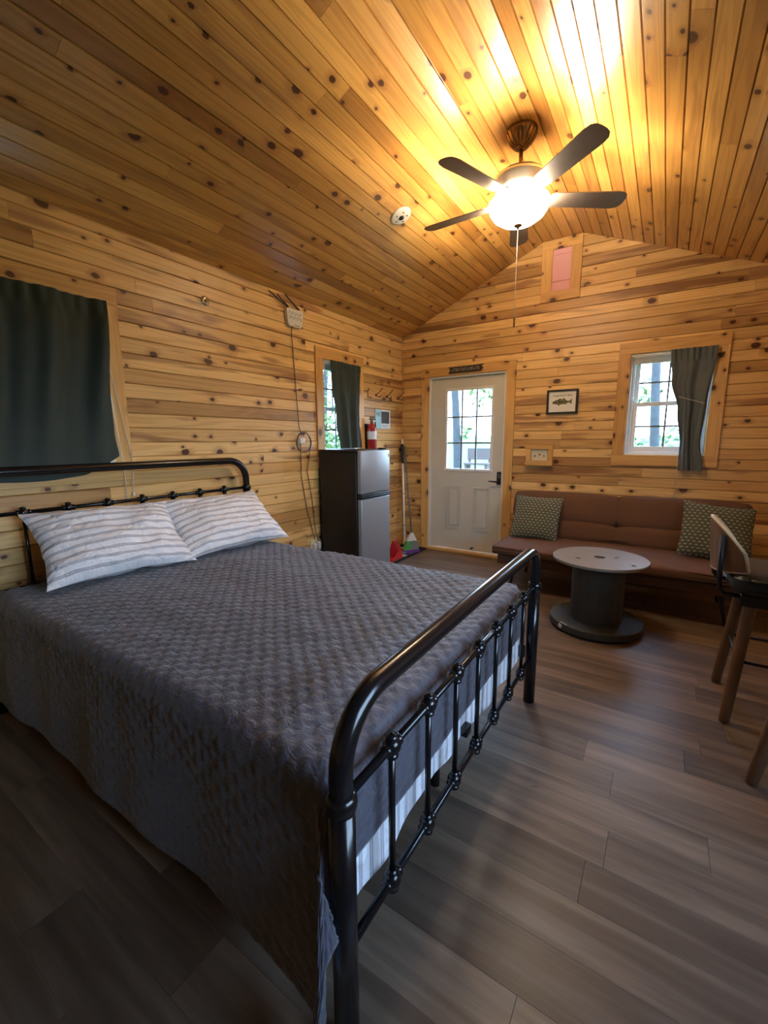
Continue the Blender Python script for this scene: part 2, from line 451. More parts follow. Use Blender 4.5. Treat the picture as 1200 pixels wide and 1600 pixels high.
def wall_x(name, x, sgn, wins):
    mb = MB(); L = -YF
    ops = [(a - YF, b - YF, c, d) for (a, b, c, d) in wins]
    hh = roof(x)
    boarded(mb, (x - sgn * TK, YF, 0), (0, 1, 0), (0, 0, 1), (sgn, 0, 0), L, int(hh / BW) + 1, ops)
    slab(mb, lambda u, v, d: (x - sgn * d, YF - .13 + u, v), L + .26, hh + .06, [(a + .13, b + .13, c, d) for a, b, c, d in ops], TK, .13)
    o = mb.build(name, 'wall'); o['kind'] = 'structure'; return fix_normals(o)
wall_x('wall_left', 0, 1, [WIN1, WIN2])
wall_x('wall_right', W, -1, [WIN4])
def gable_limit(v):
    if v <= min(H, roof(W)): return (0, W)
    a = max(0, (v - H) / KL) if v > H else 0
    b = XR + (ZF - v) / KR if v > roof(W) else W
    return (min(a, 5), min(b, W))
def wall_y(name, y, sgn, ops):
    """sgn: direction of the room side normal along y"""
    mb = MB()
    boarded(mb, (0, y - sgn * TK, 0), (1, 0, 0), (0, 0, 1), (0, sgn, 0), W, int(ZF / BW) + 1, ops, gable_limit)
    hb = roof(W)
    slab(mb, lambda u, v, d: (u - .02, y - sgn * d, v), W + .04, hb, [(a + .02, b + .02, c, d) for a, b, c, d in ops], TK, .13)
    mb.prism([(0, y - sgn * TK, hb), (W, y - sgn * TK, hb), (W, y - sgn * TK, hb + .04), (XR, y - sgn * TK, ZF + .04), (XL, y - sgn * TK, ZF + .04), (0, y - sgn * TK, H + .04), (0, y - sgn * TK, H)], (0, -sgn * .114, 0))
    o = mb.build(name, 'wall'); o['kind'] = 'structure'; return fix_normals(o)
wall_y('wall_back', 0, -1, [WIN3, DOOR])
wall_y('wall_front', YF, 1, [])

def ceiling():
    mb = MB(); L = -YF
    def plane(xa, za, xb, zb):
        d = Vector((xb - xa, 0, zb - za)); wdt = d.length; v = d.normalized(); n = Vector((0, 1, 0)).cross(v)
        if n.z > 0: n = -n
        rows = round(wdt / BW); bw = wdt / rows
        for r in range(rows):
            for (s0, s1) in split(0, L, 1.6, 4.2):
                mb.board(Vector((xa, YF, za)) + v * (r * bw) - n * TK, (0, 1, 0), v, n, s0, s1, bw, TK, .006)
        P = [Vector((xa, YF - .13, za)) - v * .05, Vector((xb, YF - .13, zb)) + v * .05]
        mb.prism([P[0] - n * TK, P[1] - n * TK, P[1] - n * .12, P[0] - n * .12], (0, L + .26, 0))
    plane(0, H, XL, ZF); plane(XL, ZF, XR, ZF); plane(XR, ZF, W, roof(W))
    o = mb.build('ceiling', 'ceil'); o['kind'] = 'structure'; return fix_normals(o)
ceiling()
def floor():
    mb = MB(); pw = .152; y = YF; 
    while y < 0:
        w = min(pw, -y) if -y > .001 else pw
        for (s0, s1) in split(0, W, .9, 1.25):
            mb.board((0, y, -.012), (1, 0, 0), (0, 1, 0), (0, 0, 1), s0, s1, w, .012, .0008)
        y += pw
    mb.box((-.13, YF - .13, -.15), (W + .13, .13, -.012))
    o = mb.build('floor', 'floor'); o['kind'] = 'structure'; fix_normals(o)
floor()

# ------------------------------------------------------------------ casings and windows
def casing(mb, P0, u, v, n, u0, u1, v0, v1, w=.098, t=.019, bottom=True):
    """picture-frame of flat boards around the opening u0..u1, v0..v1 on the wall plane"""
    P0, u, v = Vector(P0), Vector(u), Vector(v)
    mb.board(P0 + v * v1, u, v, n, u0 - w, u1 + w, w, t, .002)
    if bottom: mb.board(P0 + v * (v0 - w), u, v, n, u0 - w, u1 + w, w, t, .002)
    lo = v0 if bottom else 0.0
    mb.board(P0 + u * u1, v, u, n, lo, v1, w, t, .002)
    mb.board(P0 + u * (u0 - w), v, u, n, lo, v1, w, t, .002)
def window(name, P0, u, n, u0, u1, v0, v1, cols=2, rows=2, grid=True):
    """double-hung vinyl window; P0 on the wall face, u along the wall, n into the room"""
    P0, u, n, v = Vector(P0), Vector(u), Vector(n), Vector((0, 0, 1))
    root = struct(name, P0 + u * ((u0 + u1) / 2) + v * v0)
    mb = MB(); casing(mb, P0, u, v, n, u0, u1, v0, v1); fix_normals(mb.build('window_casing', 'trim', root))
    def bar(mb, a0, a1, b0, b1, d0, d1):
        c = [P0 + u * a + v * b - n * d for d in (d0, d1) for b in (b0, b1) for a in (a0, a1)]
        mb.add(c, [(0, 1, 3, 2), (4, 6, 7, 5), (0, 4, 5, 1), (2, 3, 7, 6), (0, 2, 6, 4), (1, 5, 7, 3)])
    def ring(mb, a0, a1, b0, b1, w, d0, d1):
        bar(mb, a0, a1, b0, b0 + w, d0, d1); bar(mb, a0, a1, b1 - w, b1, d0, d1)
        bar(mb, a0, a0 + w, b0 + w, b1 - w, d0, d1); bar(mb, a1 - w, a1, b0 + w, b1 - w, d0, d1)
    mb = MB(); ring(mb, u0, u1, v0, v1, .012, 0, .13); ring(mb, u0 + .012, u1 - .012, v0 + .012, v1 - .012, .03, .05, .125)
    fix_normals(mb.build('window_frame', 'white', root))
    vm = (v0 + v1) / 2 + .01
    for (b0, b1, d) in ((v0 + .04, vm + .016, .062), (vm - .016, v1 - .04, .092)):
        mb = MB(); ring(mb, u0 + .04, u1 - .04, b0, b1, .036, d, d + .028)
        sash = fix_normals(mb.build('sash', 'white', root))
        a0, a1, c0, c1 = u0 + .076, u1 - .076, b0 + .036, b1 - .036
        if grid:
            mb = MB()
            for i in range(1, cols): q = a0 + (a1 - a0) * i / cols; bar(mb, q - .008, q + .008, c0, c1, d + .01, d + .017)
            for i in range(1, rows): q = c0 + (c1 - c0) * i / rows; bar(mb, a0, a1, q - .008, q + .008, d + .0095, d + .0175)
            fix_normals(mb.build('window_grid', 'muntin', sash))
        mb = MB(); bar(mb, a0, a1, c0, c1, d + .019, d + .022); fix_normals(mb.build('pane', 'glass', sash))
    return root
window('window_1', (0, 0, 0), (0, 1, 0), (1, 0, 0), *WIN1, cols=4)
window('window_2', (0, 0, 0), (0, 1, 0), (1, 0, 0), *WIN2)
window('window_3', (0, 0, 0), (1, 0, 0), (0, -1, 0), *WIN3)
window('window_4', (W, 0, 0), (0, 1, 0), (-1, 0, 0), *WIN4, cols=4)

# ------------------------------------------------------------------ door
def door():
    root = struct('door_1', (.825, 0, 0))
    x0, x1, _, z1 = DOOR
    mb = MB(); casing(mb, (0, 0, 0), (1, 0, 0), (0, 0, 1), (0, -1, 0), x0 + .015, x1 - .01, 0, z1 - .01, .094, .02, bottom=False)
    fix_normals(mb.build('door_casing', 'trim', root))
    mb = MB(); mb.box((x0, 0, 0), (x0 + .035, .13, z1)); mb.box((x1 - .034, 0, 0), (x1, .13, z1)); mb.box((x0 + .035, 0, z1 - .03), (x1 - .034, .13, z1))
    fix_normals(mb.build('door_jamb', 'white', root))
    X0, X1, Z0, Z1 = .392, 1.26, .035, 2.018; ya, yb = .035, .075
    gx0, gx1, gz0, gz1 = .575, 1.137, .975, 1.893
    mb = MB()
    mb.box((X0, ya, Z0), (gx0, yb, Z1)); mb.box((gx1, ya, Z0), (X1, yb, Z1))
    mb.box((gx0, ya, Z0), (gx1, yb, gz0)); mb.box((gx0, ya, gz1), (gx1, yb, Z1))
    for (a, b) in ((.592, .776), (.936, 1.128)):           # two raised panels
        for k, (e, f) in enumerate(((0, .013), (.022, .006), (.040, .010))):
            p = [(a + e, ya - .0, .28 + e), (b - e, ya, .28 + e), (b - e, ya, .785 - e), (a + e, ya, .785 - e)]
            w = .012 if k < 2 else None
            if w:
                mb.box((a + e, ya - f, .28 + e), (b - e, ya, .28 + e + w)); mb.box((a + e, ya - f, .785 - e - w), (b - e, ya, .785 - e))
                mb.box((a + e, ya - f, .28 + e + w), (a + e + w, ya, .785 - e - w)); mb.box((b - e - w, ya - f, .28 + e + w), (b - e, ya, .785 - e - w))
            else: mb.rbox((a + e, ya - f, .28 + e), (b - e, ya + .01, .785 - e), .006, 2, smooth=False)
    slab_ = fix_normals(mb.build('door_slab', 'door', root))
    mb = MB()
    for (a, b, c, d) in ((gx0 - .012, gx1 + .012, gz0 - .012, gz0 + .02), (gx0 - .012, gx1 + .012, gz1 - .02, gz1 + .012), (gx0 - .012, gx0 + .02, gz0 + .02, gz1 - .02), (gx1 - .02, gx1 + .012, gz0 + .02, gz1 - .02)):
        mb.rbox((a, ya - .012, c), (b, ya + .02, d), .005, 2, smooth=False)
    mb.build('glazing_frame', 'white', slab_)
    mb = MB()
    for i in (1, 2):
        q = gx0 + .02 + (gx1 - gx0 - .04) * i / 3; mb.box((q - .0085, ya + .004, gz0), (q + .0085, ya + .02, gz1))
        q = gz0 + .02 + (gz1 - gz0 - .04) * i / 3; mb.box((gx0, ya + .0035, q - .0085), (gx1, ya + .0205, q + .0085))
    mb.build('window_grid', 'muntin', slab_)
    mb = MB(); mb.box((gx0, ya + .022, gz0), (gx1, ya + .026, gz1)); mb.build('pane', 'glass', slab_)
    mb = MB(); mb.rbox((1.207, ya - .028, .832), (1.284, ya, .972), .008, 2); lock = mb.build('keypad_lock', 'matte_black', slab_)
    mb = MB()
    for i in range(3):
        for j in range(3): mb.rbox((1.226 + .014 * i, ya - .030, .905 + .016 * j), (1.235 + .014 * i, ya - .027, .915 + .016 * j), .001, 1)
    mb.build('keypad', 'grey', lock)
    mb = MB(); mb.tube([(1.232, ya - .02, .866), (1.232, ya - .058, .866)], .012); mb.tube([(1.237, ya - .056, .866), (1.19, ya - .058, .866), (1.126, ya - .054, .868)], [.010, .009, .007]); mb.build('lever_handle', 'matte_black', lock)
    mb = MB(); mb.tube([(.945, ya, .075), (.945, ya - .045, .075)], .008, 10); mb.tube([(.945, ya - .045, .075), (.945, ya - .06, .075)], .012, 10); mb.build('door_stop', 'rubber', slab_)
    mb = MB(); mb.rbox((.39, -.045, .0), (1.265, .1, .03), .006, 2, smooth=False); mb.build('threshold', 'trim', root)
door()

# ------------------------------------------------------------------ framed gable opening with foam
r = thing('gable_opening', (1.766, 0, 2.64), 'small pine-framed opening filled with pink foam board high in the gable', 'vent')
mb = MB(); n_ = (0, -1, 0)
mb.board((0, 0, 2.642), (1, 0, 0), (0, 0, 1), n_, 1.586, 1.944, .087, .02, .002)
mb.board((0, 0, 3.105), (1, 0, 0), (0, 0, 1), n_, 1.586, 1.944, .088, .02, .002)
mb.board((1.586, 0, 0), (0, 0, 1), (1, 0, 0), n_, 2.729, 3.105, .098, .02, .002)
mb.board((1.852, 0, 0), (0, 0, 1), (1, 0, 0), n_, 2.729, 3.105, .092, .02, .002)
fix_normals(mb.build('pine_frame', 'trim', r))
mb = MB(); mb.box((1.684, -.006, 2.729), (1.852, 0, 2.815)); mb.box((1.684, -.006, 2.818), (1.852, 0, 3.055)); mb.box((1.684, -.006, 3.057), (1.852, 0, 3.105))
mb.build('foam_panel', 'pink', r)

# ------------------------------------------------------------------ curtains
def sheet(mb, fn, nu, nv, th, uvf=None):
    """cloth with thickness along the local normal direction th (vector)"""
    th = Vector(th); A = lambda a, b: Vector(fn(a, b)) + th; B = lambda a, b: Vector(fn(1 - a, b)) - th
    mb.grid(A, nu, nv, True, uvf); mb.grid(B, nu, nv, True, uvf)
    for e in (0, 1):
        vs = []
        for i in range(nu + 1): vs += [Vector(fn(i / nu, e)) + th, Vector(fn(i / nu, e)) - th]
        mb.add(vs, [(2 * i, 2 * i + 1, 2 * i + 3, 2 * i + 2) for i in range(nu)], [(0, 0)] * len(vs), True)
        vs = []
        for i in range(nv + 1): vs += [Vector(fn(e, i / nv)) + th, Vector(fn(e, i / nv)) - th]
        mb.add(vs, [(2 * i, 2 * i + 1, 2 * i + 3, 2 * i + 2) for i in range(nv)], [(0, 0)] * len(vs), True)
def lerp(a, b, t): return a + (b - a) * t
def pw(t, pts):
    for (a, x), (b, y) in zip(pts, pts[1:]):
        if t <= b:
            k = (t - a) / (b - a); k = k * k * (3 - 2 * k); return lerp(x, y, k)
    return pts[-1][1]
def curtain(label, P0, u, n, left, right, top, bot, folds, mat, group, rod, seed=0, depth=.022, taper=0.0):
    """left/right: (t, position) lists, t 0 at the top, 1 at the hem"""
    P0, u, n = Vector(P0), Vector(u), Vector(n)
    r_ = thing('window_curtain', P0 + u * ((rod[0] + rod[1]) / 2) + Vector((0, 0, rod[2])), label, 'curtain', group)
    def f(a, t):
        L, R = pw(t, left), pw(t, right)
        w = L + (R - L) * a
        g = min(1, .25 + t * 1.3)
        ph = a * folds * 2 * PI + seed + .9 * sin(3.1 * t + a * 2 + seed)
        dp = depth * (1 - taper * (t * t * (3 - 2 * t)))
        d = dp * g * (sin(ph) + .35 * sin(2.3 * ph + 1 + seed)) + dp * 1.30 + .026
        d += .004 * noise.noise(Vector((a * 9, t * 11, seed))) 
        if t < .09: d += .006 * sin(a * folds * 9 * PI + seed)
        z = lerp(top(a), bot(a), t)
        return P0 + u * w + n * d + Vector((0, 0, z))
    mb = MB(); sheet(mb, f, 90, 50, n * .0014); mb.build('curtain_panel', mat, r_)
    mb = MB(); mb.tube([P0 + u * rod[0] + n * .02 + Vector((0, 0, rod[2])), P0 + u * rod[1] + n * .02 + Vector((0, 0, rod[2]))], .006, 8)
    mb.build('tension_rod', 'white', r_)
    return r_
CG = 'dark green window curtains'
curtain('wide dark green curtain covering the window above the bed headboard', (0, 0, 0), (0, 1, 0), (1, 0, 0),
        [(0, -4.47), (1, -4.5)], [(0, -3.352), (.5, -3.36), (.85, -3.35), (1, -3.335)], lambda a: 2.085, lambda a: 1.15 - .028 * sin(PI * min(1, max(0, (a - .35) / .55))) + (.09 * max(0, (a - .84) / .16) ** 1.3), 3.9, 'curtain', CG, (-4.46, -3.35, 2.07), 2.9, .05, .82)
curtain('dark green curtain half drawn across the left window above the refrigerator', (0, 0, 0), (0, 1, 0), (1, 0, 0),
        [(0, -1.40), (.3, -1.40), (.7, -1.355), (1, -1.30)], [(0, -.925), (.5, -.935), (1, -.905)], lambda a: 2.07, lambda a: 1.248, 2.4, 'curtain', CG, (-1.46, -.925, 2.055), 2.2, .02)
curtain('green curtain, colour lightened as if backlit, gathered at the right side of the back window above the sofa', (0, 0, 0), (1, 0, 0), (0, -1, 0),
        [(0, 2.712), (.25, 2.735), (.5, 2.80), (.8, 2.842), (1, 2.848)], [(0, 3.035), (.45, 3.0), (.75, 2.985), (1, 3.02)], lambda a: 2.075, lambda a: 1.045, 1.7, 'curtain_backlit', CG, (2.418, 3.016, 2.055), 4.2, .016)

# ------------------------------------------------------------------ blinds
def blind(label, P0, u, n, u0, u1, ztop, cords, drape=None):
    P0, u, n = Vector(P0), Vector(u), Vector(n); z = Vector((0, 0, 1))
    r_ = thing('mini_blind', P0 + u * ((u0 + u1) / 2) - n * .03 + z * ztop, label, 'blind', 'raised window blinds')
    def bx(mb, a0, a1, d0, d1, b0, b1):
        c = [P0 + u * a - n * d + z * b for d in (d0, d1) for b in (b0, b1) for a in (a0, a1)]
        mb.add(c, [(0, 1, 3, 2), (4, 6, 7, 5), (0, 4, 5, 1), (2, 3, 7, 6), (0, 2, 6, 4), (1, 5, 7, 3)])
    mb = MB(); bx(mb, u0, u1, .014, .046, ztop - .03, ztop); fix_normals(mb.build('head_rail', 'white', r_))
    mb = MB()
    for i in range(9): bx(mb, u0 + .004, u1 - .004, .018, .042, ztop - .037 - .0045 * i, ztop - .0345 - .0045 * i)
    fix_normals(mb.build('slats', 'white', r_))
    for path in cords:
        mb = MB(); mb.tube([P0 + u * a - n * d + z * b for (a, b, d) in path], .0022, 6); c = mb.build('pull_cord', 'cord_white', r_)
        a, b, d = path[-1]; q = P0 + u * a - n * d + z * b
        mb = MB(); mb.lathe([(.0015, .0), (.006, -.006), (.007, -.02), (.0015, -.03)], q, 10); mb.build('tassel', 'cord_white', c)
    return r_
blind('white raised blind in the window over the bed, cords hanging below the curtain', (0, 0, 0), (0, 1, 0), (1, 0, 0), -4.44, -3.37, 2.074,
      [[(-3.375, 2.05, -.004), (-3.34, 1.6, -.023), (-3.315, 1.2, -.03), (-3.312, .985, -.03)], [(-3.372, 2.05, -.004), (-3.31, 1.6, -.024), (-3.262, 1.22, -.032), (-3.272, 1.02, -.03)]])
blind('white raised blind in the window above the refrigerator', (0, 0, 0), (0, 1, 0), (1, 0, 0), -1.447, -.94, 2.06,
      [[(-1.405, 2.04, .012), (-1.405, 1.60, .012), (-1.405, 1.53, .012)]])
blind('white raised blind in the back window, cord hanging behind the sofa', (0, 0, 0), (1, 0, 0), (0, -1, 0), 2.43, 3.004, 2.06,
      [[(2.45, 2.04, .012), (2.45, 1.7, .012)], [(2.80, 1.68, -.004), (2.80, 1.678, -.066), (2.86, 1.655, -.072), (2.93, 1.63, -.073), (2.982, 1.612, -.066), (2.984, 1.608, -.02)],
       [(2.84, 1.16, -.024), (2.84, 1.02, -.024), (2.842, .83, -.024)]])

# ------------------------------------------------------------------ bed frame
XF = 2.262; YN, YA = -4.040, -2.535
bed = thing('bed', (1.15, -3.28, 0), 'black metal bed with arched head and foot rails and ball joints', 'bed')
def bed_end(name, x, ya, yb, ztop, zmid, zlow, R, balls):
    mb = MB()
    rad = .0245
    path = [(x, ya, 0), (x, ya, ztop - R)] + arc((x, ya + R, ztop - R), R, PI, PI / 2, 10, 'yz')[1:] + arc((x, yb - R, ztop - R), R, PI / 2, 0, 10, 'yz') + [(x, yb, 0)]
    mb.tube(path, rad, 20)
    o = mb.build(name, 'black_metal', bed)
    for y in (ya, yb):
        c = MB(); c.lathe([(rad, -.02), (.031, -.016), (.033, 0), (.031, .016), (rad, .02)], (x, y, zmid), 20); c.build('collar', 'black_metal', o)
        c = MB(); c.tube([(x, y, 0), (x, y, zmid)], .0275, 20); c.build('post', 'black_metal', o)
    for z in (zmid, zlow):
        c = MB(); c.tube([(x, ya, z), (x, yb, z)], .0105, 12); c.build('cross_rail', 'black_metal', o)
    for y in balls:
        c = MB(); c.tube([(x, y, zlow), (x, y, zmid)], .0085, 10); sp = c.build('spindle', 'black_metal', o)
        for z in (zmid, zlow):
            c = MB(); c.ball((x, y, z), .0225, 14, 10); c.lathe([(.0125, -.032), (.016, -.028), (.016, -.022), (.011, -.018)], (x, y, z), 12)
            c.lathe([(.011, .018), (.015, .022), (.015, .026), (.004, .03)], (x, y, z), 12)
            c.lathe([(.0105, -.032), (.0155, -.028), (.0155, -.022), (.012, -.018)], (x, y, z), 12, 'y'); c.lathe([(.012, .018), (.0155, .022), (.0155, .028), (.0105, .032)], (x, y, z), 12, 'y')
            c.build('ball_joint', 'black_metal', sp)
    return o
bed_end('headboard', .085, -4.035, -2.468, 1.182, .977, .60, .14, [-3.839 + .1955 * i for i in range(7)])
bed_end('footboard', XF, YN, YA, .808, .615, .245, .135, [YN + (YA - YN) * (i + 1) / 8 for i in range(7)])
for y in (YN + .05, YA - .05):
    mb = MB(); mb.rbox((.10, y - .012, .255), (XF - .02, y + .012, .315), .004, 2, smooth=False); mb.build('side_rail', 'black_metal', bed)
mb = MB(); mb.box((.12, -3.30, .265), (XF - .03, -3.26, .30)); mb.build('center_beam', 'black_metal', bed)
for x in (.75, 1.5, 2.1):
    mb = MB(); mb.tube([(x, -3.28, 0), (x, -3.28, .27)], .018, 10); mb.build('support_leg', 'black_metal', bed)
for i in range(9):
    x = .25 + .235 * i
    mb = MB(); mb.box((x - .03, YN + .06, .302), (x + .03, YA - .06, .315)); mb.build('slat', 'black_metal', bed)

# mattress, sheet, quilt
mb = MB(); mb.rbox((.125, -3.99, .318), (2.205, -2.575, .60), .05, 4); tag(mb.build('mattress', 'mattress', None, (1.15, -3.28, .318)), 'pale mattress lying on the black bed frame under the grey quilt', 'mattress')
def hang(o, r, fl=0.0):
    """overhang o -> (outwards, down)"""
    if o <= 0: return 0.0, 0.0
    if o < r * PI / 2: return r * sin(o / r), r * (1 - cos(o / r))
    d = o - r * PI / 2; return r + fl * d, r + d
QT = .618
def drape(s, t, S1, TN, TF, r, fl, corner):
    """s along x from the head, t along y; returns point"""
    ds = max(0, s - S1); dn = max(0, TN - t); df = max(0, t - TF)
    if dn > 0 and ds > 0:
        a = math.atan2(dn, ds); d = max(dn, ds) + .22 * min(dn, ds)
        o, dz = hang(d, r, fl)
        return S1 + min(o, r + .02) * cos(a) * .8, TN - o * sin(a) - corner * (dz / .5) * sin(2 * a), -dz
    if df > 0 and ds > 0:
        a = math.atan2(df, ds); d = max(df, ds) + .22 * min(df, ds); o, dz = hang(d, r, fl)
        return S1 + min(o, r + .01) * cos(a) * .8, TF + o * sin(a), -dz
    if ds > 0: o, dz = hang(ds, r, 0); return S1 + o, t, -dz
    if dn > 0: o, dz = hang(dn, r, fl); return s, TN - o, -dz
    if df > 0: o, dz = hang(df, r, fl); return s, TF + o, -dz
    return s, t, 0.0
def quilt():
    S0, S1 = .15, 2.165; TN, TF = -3.965, -2.60; r = .055
    LS, LN, LF = S1 + .285, TN - .55, TF + .34
    def cell(s, t):
        row = s / .034; k = math.floor(row); ft = row - k
        q = t / .062 + (.5 if k % 2 else 0) + .18 * noise.noise(Vector((s * 6, t * 6, 3)))
        fq = q - math.floor(q)
        h = (abs(sin(PI * fq)) ** .7) * (abs(sin(PI * ft)) ** .6)
        return h
    def f(a, b):
        s = lerp(S0, LS, a); t = lerp(LN, LF, b)
        x, y, dz = drape(s, t, S1, TN, TF, r, .07, .10)
        k = min(1, max(0, -dz) / .35)
        h = cell(s, t) * .0085 + .010 * noise.noise(Vector((s * 3.1, t * 3.1, 0))) + .005 * noise.noise(Vector((s * 11, t * 11, 5)))
        flat = 1 - .6 * k
        z = QT + dz
        if dz > -.05: z += h * flat
        else:
            if t < TN: y -= h * flat + k * .010 * (sin(s * 6) + .5 * sin(s * 17 + 1))
            elif t > TF: y += h * flat
            if s > S1: x += min(.012, h * flat)
        z += .012 * k * noise.noise(Vector((s * 2.5, t * .5, 9)))
        if t < TN:
            e = min(1, max(0, (s - S1 + .40) / .40)); e = e * e * (3 - 2 * e) * k
            y -= .035 * e; x += .075 * e
        x = min(x, XF - .034 if y > YN - .036 else XF + .035)
        z = max(z, .02)
        return (x, y, z)
    mb = MB(); mb.grid(f, 250, 270, True, lambda a, b: (lerp(S0, LS, a), lerp(LN, LF, b)))
    o = mb.build('quilt', 'quilt', None, (1.15, -3.28, .6))
    md = o.modifiers.new('thick', 'SOLIDIFY'); md.thickness = .006; md.offset = -1
    return tag(o, 'charcoal grey quilted bedspread covering the bed and hanging over its sides', 'quilt')
quilt()
def skirt():
    S1 = 2.209; mb = MB()
    def f(a, b):
        y = lerp(-3.975, -2.585, a); z = lerp(.55, .245 + .02 * sin(y * 5.3 + 1) + .012 * sin(y * 17), b)
        return (2.208 - .0 + .004 * sin(y * 31) * b + .002 * b, y, z)
    sheet(mb, f, 90, 14, (.0012, 0, 0), lambda a, b: (b * .3, a * 1.4))
    o = mb.build('bed_sheet', 'stripe', None, (2.208, -3.28, .4))
    return tag(o, 'white striped sheet edge hanging below the quilt at the foot of the bed', 'sheet')
skirt()

def pillow_mesh(mb, w, h, t, mat, seed, pinch=.09, wr=.012, nu=56, nv=40, uvs=1.0):
    def pt(a, b, sgn):
        u, v = 2 * a - 1, 2 * b - 1
        x = w / 2 * u * (1 - pinch * (1 - v * v) * u * u) ; y = h / 2 * v * (1 - pinch * 1.3 * (1 - u * u) * v * v)
        e = max(0, (1 - abs(u) ** 2.6)) ** .55 * max(0, (1 - abs(v) ** 2.6)) ** .55
        z = t / 2 * e * sgn
        rim = max(0, 1 - e) 
        n_ = noise.noise(Vector((u * 2.2, v * 2.2, seed + sgn))) * wr * min(1, 2 * e)
        n_ += noise.noise(Vector((u * 6 + v * 3, v * 6, seed + 4 + sgn))) * wr * .5 * min(1, 3 * e)
        dr = .006 * noise.noise(Vector((u * 4, v * 4, seed + 9))) * rim
        return mat @ Vector((x + dr, y + dr, z + n_ * sgn))
    uvf = lambda a, b: ((a - .5) * w * uvs, (b - .5) * h * uvs)
    mb.grid(lambda a, b: pt(a, b, 1), nu, nv, True, uvf)
    mb.grid(lambda a, b: pt(1 - a, b, -1), nu, nv, True, uvf)
    return mb
def frame(o, x, y):
    x = Vector(x).normalized(); y = (Vector(y) - x * Vector(y).dot(x)).normalized(); z = x.cross(y)
    return Matrix(((x.x, y.x, z.x, o[0]), (x.y, y.y, z.y, o[1]), (x.z, y.z, z.z, o[2]), (0, 0, 0, 1)))
PW = dict(pinch=.10, wr=.020)
PG = 'white striped bed pillows'
c = (.30, -3.525, .805); mb = MB(); pillow_mesh(mb, .72, .47, .20, frame(c, (.08, 1, -.02), (-.36, 0, .34)), 1, **PW)
tag(mb.build('bed_pillow', 'stripe', None, c), 'white grey-striped pillow on the left, nearer the camera, against the headboard', 'pillow', PG)
c = (.325, -2.85, .80); mb = MB(); pillow_mesh(mb, .76, .49, .20, frame(c, (.05, 1, .0), (-.38, 0, .31)), 2.7, **PW)
tag(mb.build('bed_pillow', 'stripe', None, c), 'white grey-striped pillow on the right, under the arched end of the headboard', 'pillow', PG)

# ------------------------------------------------------------------ refrigerator
fr = thing('refrigerator', (.29, -1.36, 0), 'small two-door refrigerator with silver doors and black sides by the left wall', 'refrigerator')
mb = MB(); mb.rbox((.05, -1.592, .03), (.475, -1.122, 1.225), .012, 3); mb.build('cabinet_body', 'matte_black', fr)
mb = MB(); mb.rbox((.045, -1.596, 1.222), (.485, -1.118, 1.243), .006, 2); mb.build('top_cover', 'matte_black', fr)
mb = MB(); mb.rbox((.483, -1.592, .848), (.53, -1.122, 1.235), .012, 3); d_ = mb.build('freezer_door', 'steel', fr)
mb = MB(); mb.box((.5295, -1.152, 1.168), (.5312, -1.140, 1.198)); mb.build('badge', 'matte_black', d_)
mb = MB(); mb.rbox((.485, -1.592, .806), (.533, -1.122, .846), .006, 2)
mb.rbox((.52, -1.585, .812), (.542, -1.13, .824), .004, 2); mb.build('door_handle', 'matte_black', d_)
mb = MB(); mb.rbox((.483, -1.592, .06), (.53, -1.122, .804), .012, 3); mb.build('refrigerator_door', 'steel', fr)
mb = MB(); mb.rbox((.44, -1.20, 1.243), (.50, -1.125, 1.253), .003, 2); mb.build('hinge_cover', 'rubber', fr)
for x in (.09, .44):
    for y in (-1.55, -1.16):
        mb = MB(); mb.lathe([(.001, 0), (.018, 0), (.018, .032), (.001, .032)], (x, y, 0), 14); mb.build('foot', 'rubber', fr)

# ------------------------------------------------------------------ wall items, left wall
r = thing('hook_rack', (.0, -.40, 1.82), 'pine board with three dark coat hooks high on the left wall near the corner', 'hook rack')
mb = MB(); mb.board((0, 0, 1.775), (0, 1, 0), (0, 0, 1), (1, 0, 0), -.735, -.03, .085, .018, .003); fix_normals(mb.build('backboard', 'trim', r))
for y in (-.60, -.385, -.135):
    mb = MB(); mb.lathe([(.001, 0), (.016, 0), (.014, .005), (.001, .006)], (.018, y, 1.815), 12, 'x')
    mb.tube([(.022, y, 1.815), (.045, y + .008, 1.80), (.066, y + .012, 1.793), (.078, y + .014, 1.803), (.080, y + .014, 1.818)], [.006, .005, .005, .005, .006], 8)
    mb.tube([(.022, y, 1.82), (.055, y + .012, 1.842), (.085, y + .02, 1.876), (.095, y + .022, 1.89)], [.006, .005, .005, .007], 8)
    mb.build('coat_hook', 'bronze', r)
r = thing('wall_card', (0, -.44, 1.56), 'white card with light blue edge and dark picture pinned below the hook rack', 'poster')
mb = MB(); mb.rbox((.0, -.592, 1.455), (.007, -.285, 1.668), .002, 1, smooth=False); mb.build('card', 'card', r)
mb = MB(); mb.box((.007, -.590, 1.457), (.0082, -.475, 1.666)); mb.build('blue_band', 'sky_blue', r)
mb = MB(); mb.box((.007, -.472, 1.515), (.0084, -.31, 1.648)); mb.build('dark_picture', 'photo_dark', r)
mb = MB()
for k in range(3): mb.box((.007, -.46, 1.497 - .011 * k), (.0082, -.46 + (.14, .10, .12)[k], 1.500 - .011 * k))
mb.build('printed_lines', 'muntin', r)
mb = MB()
for k in range(7):
    y = -.575 + .012 * k; mb.box((.0082, y, 1.60 + .018 * sin(k * 1.9)), (.0090, y + .006, 1.635 + .014 * cos(k * 2.3)))
mb.build('printed_title', 'muntin', r)

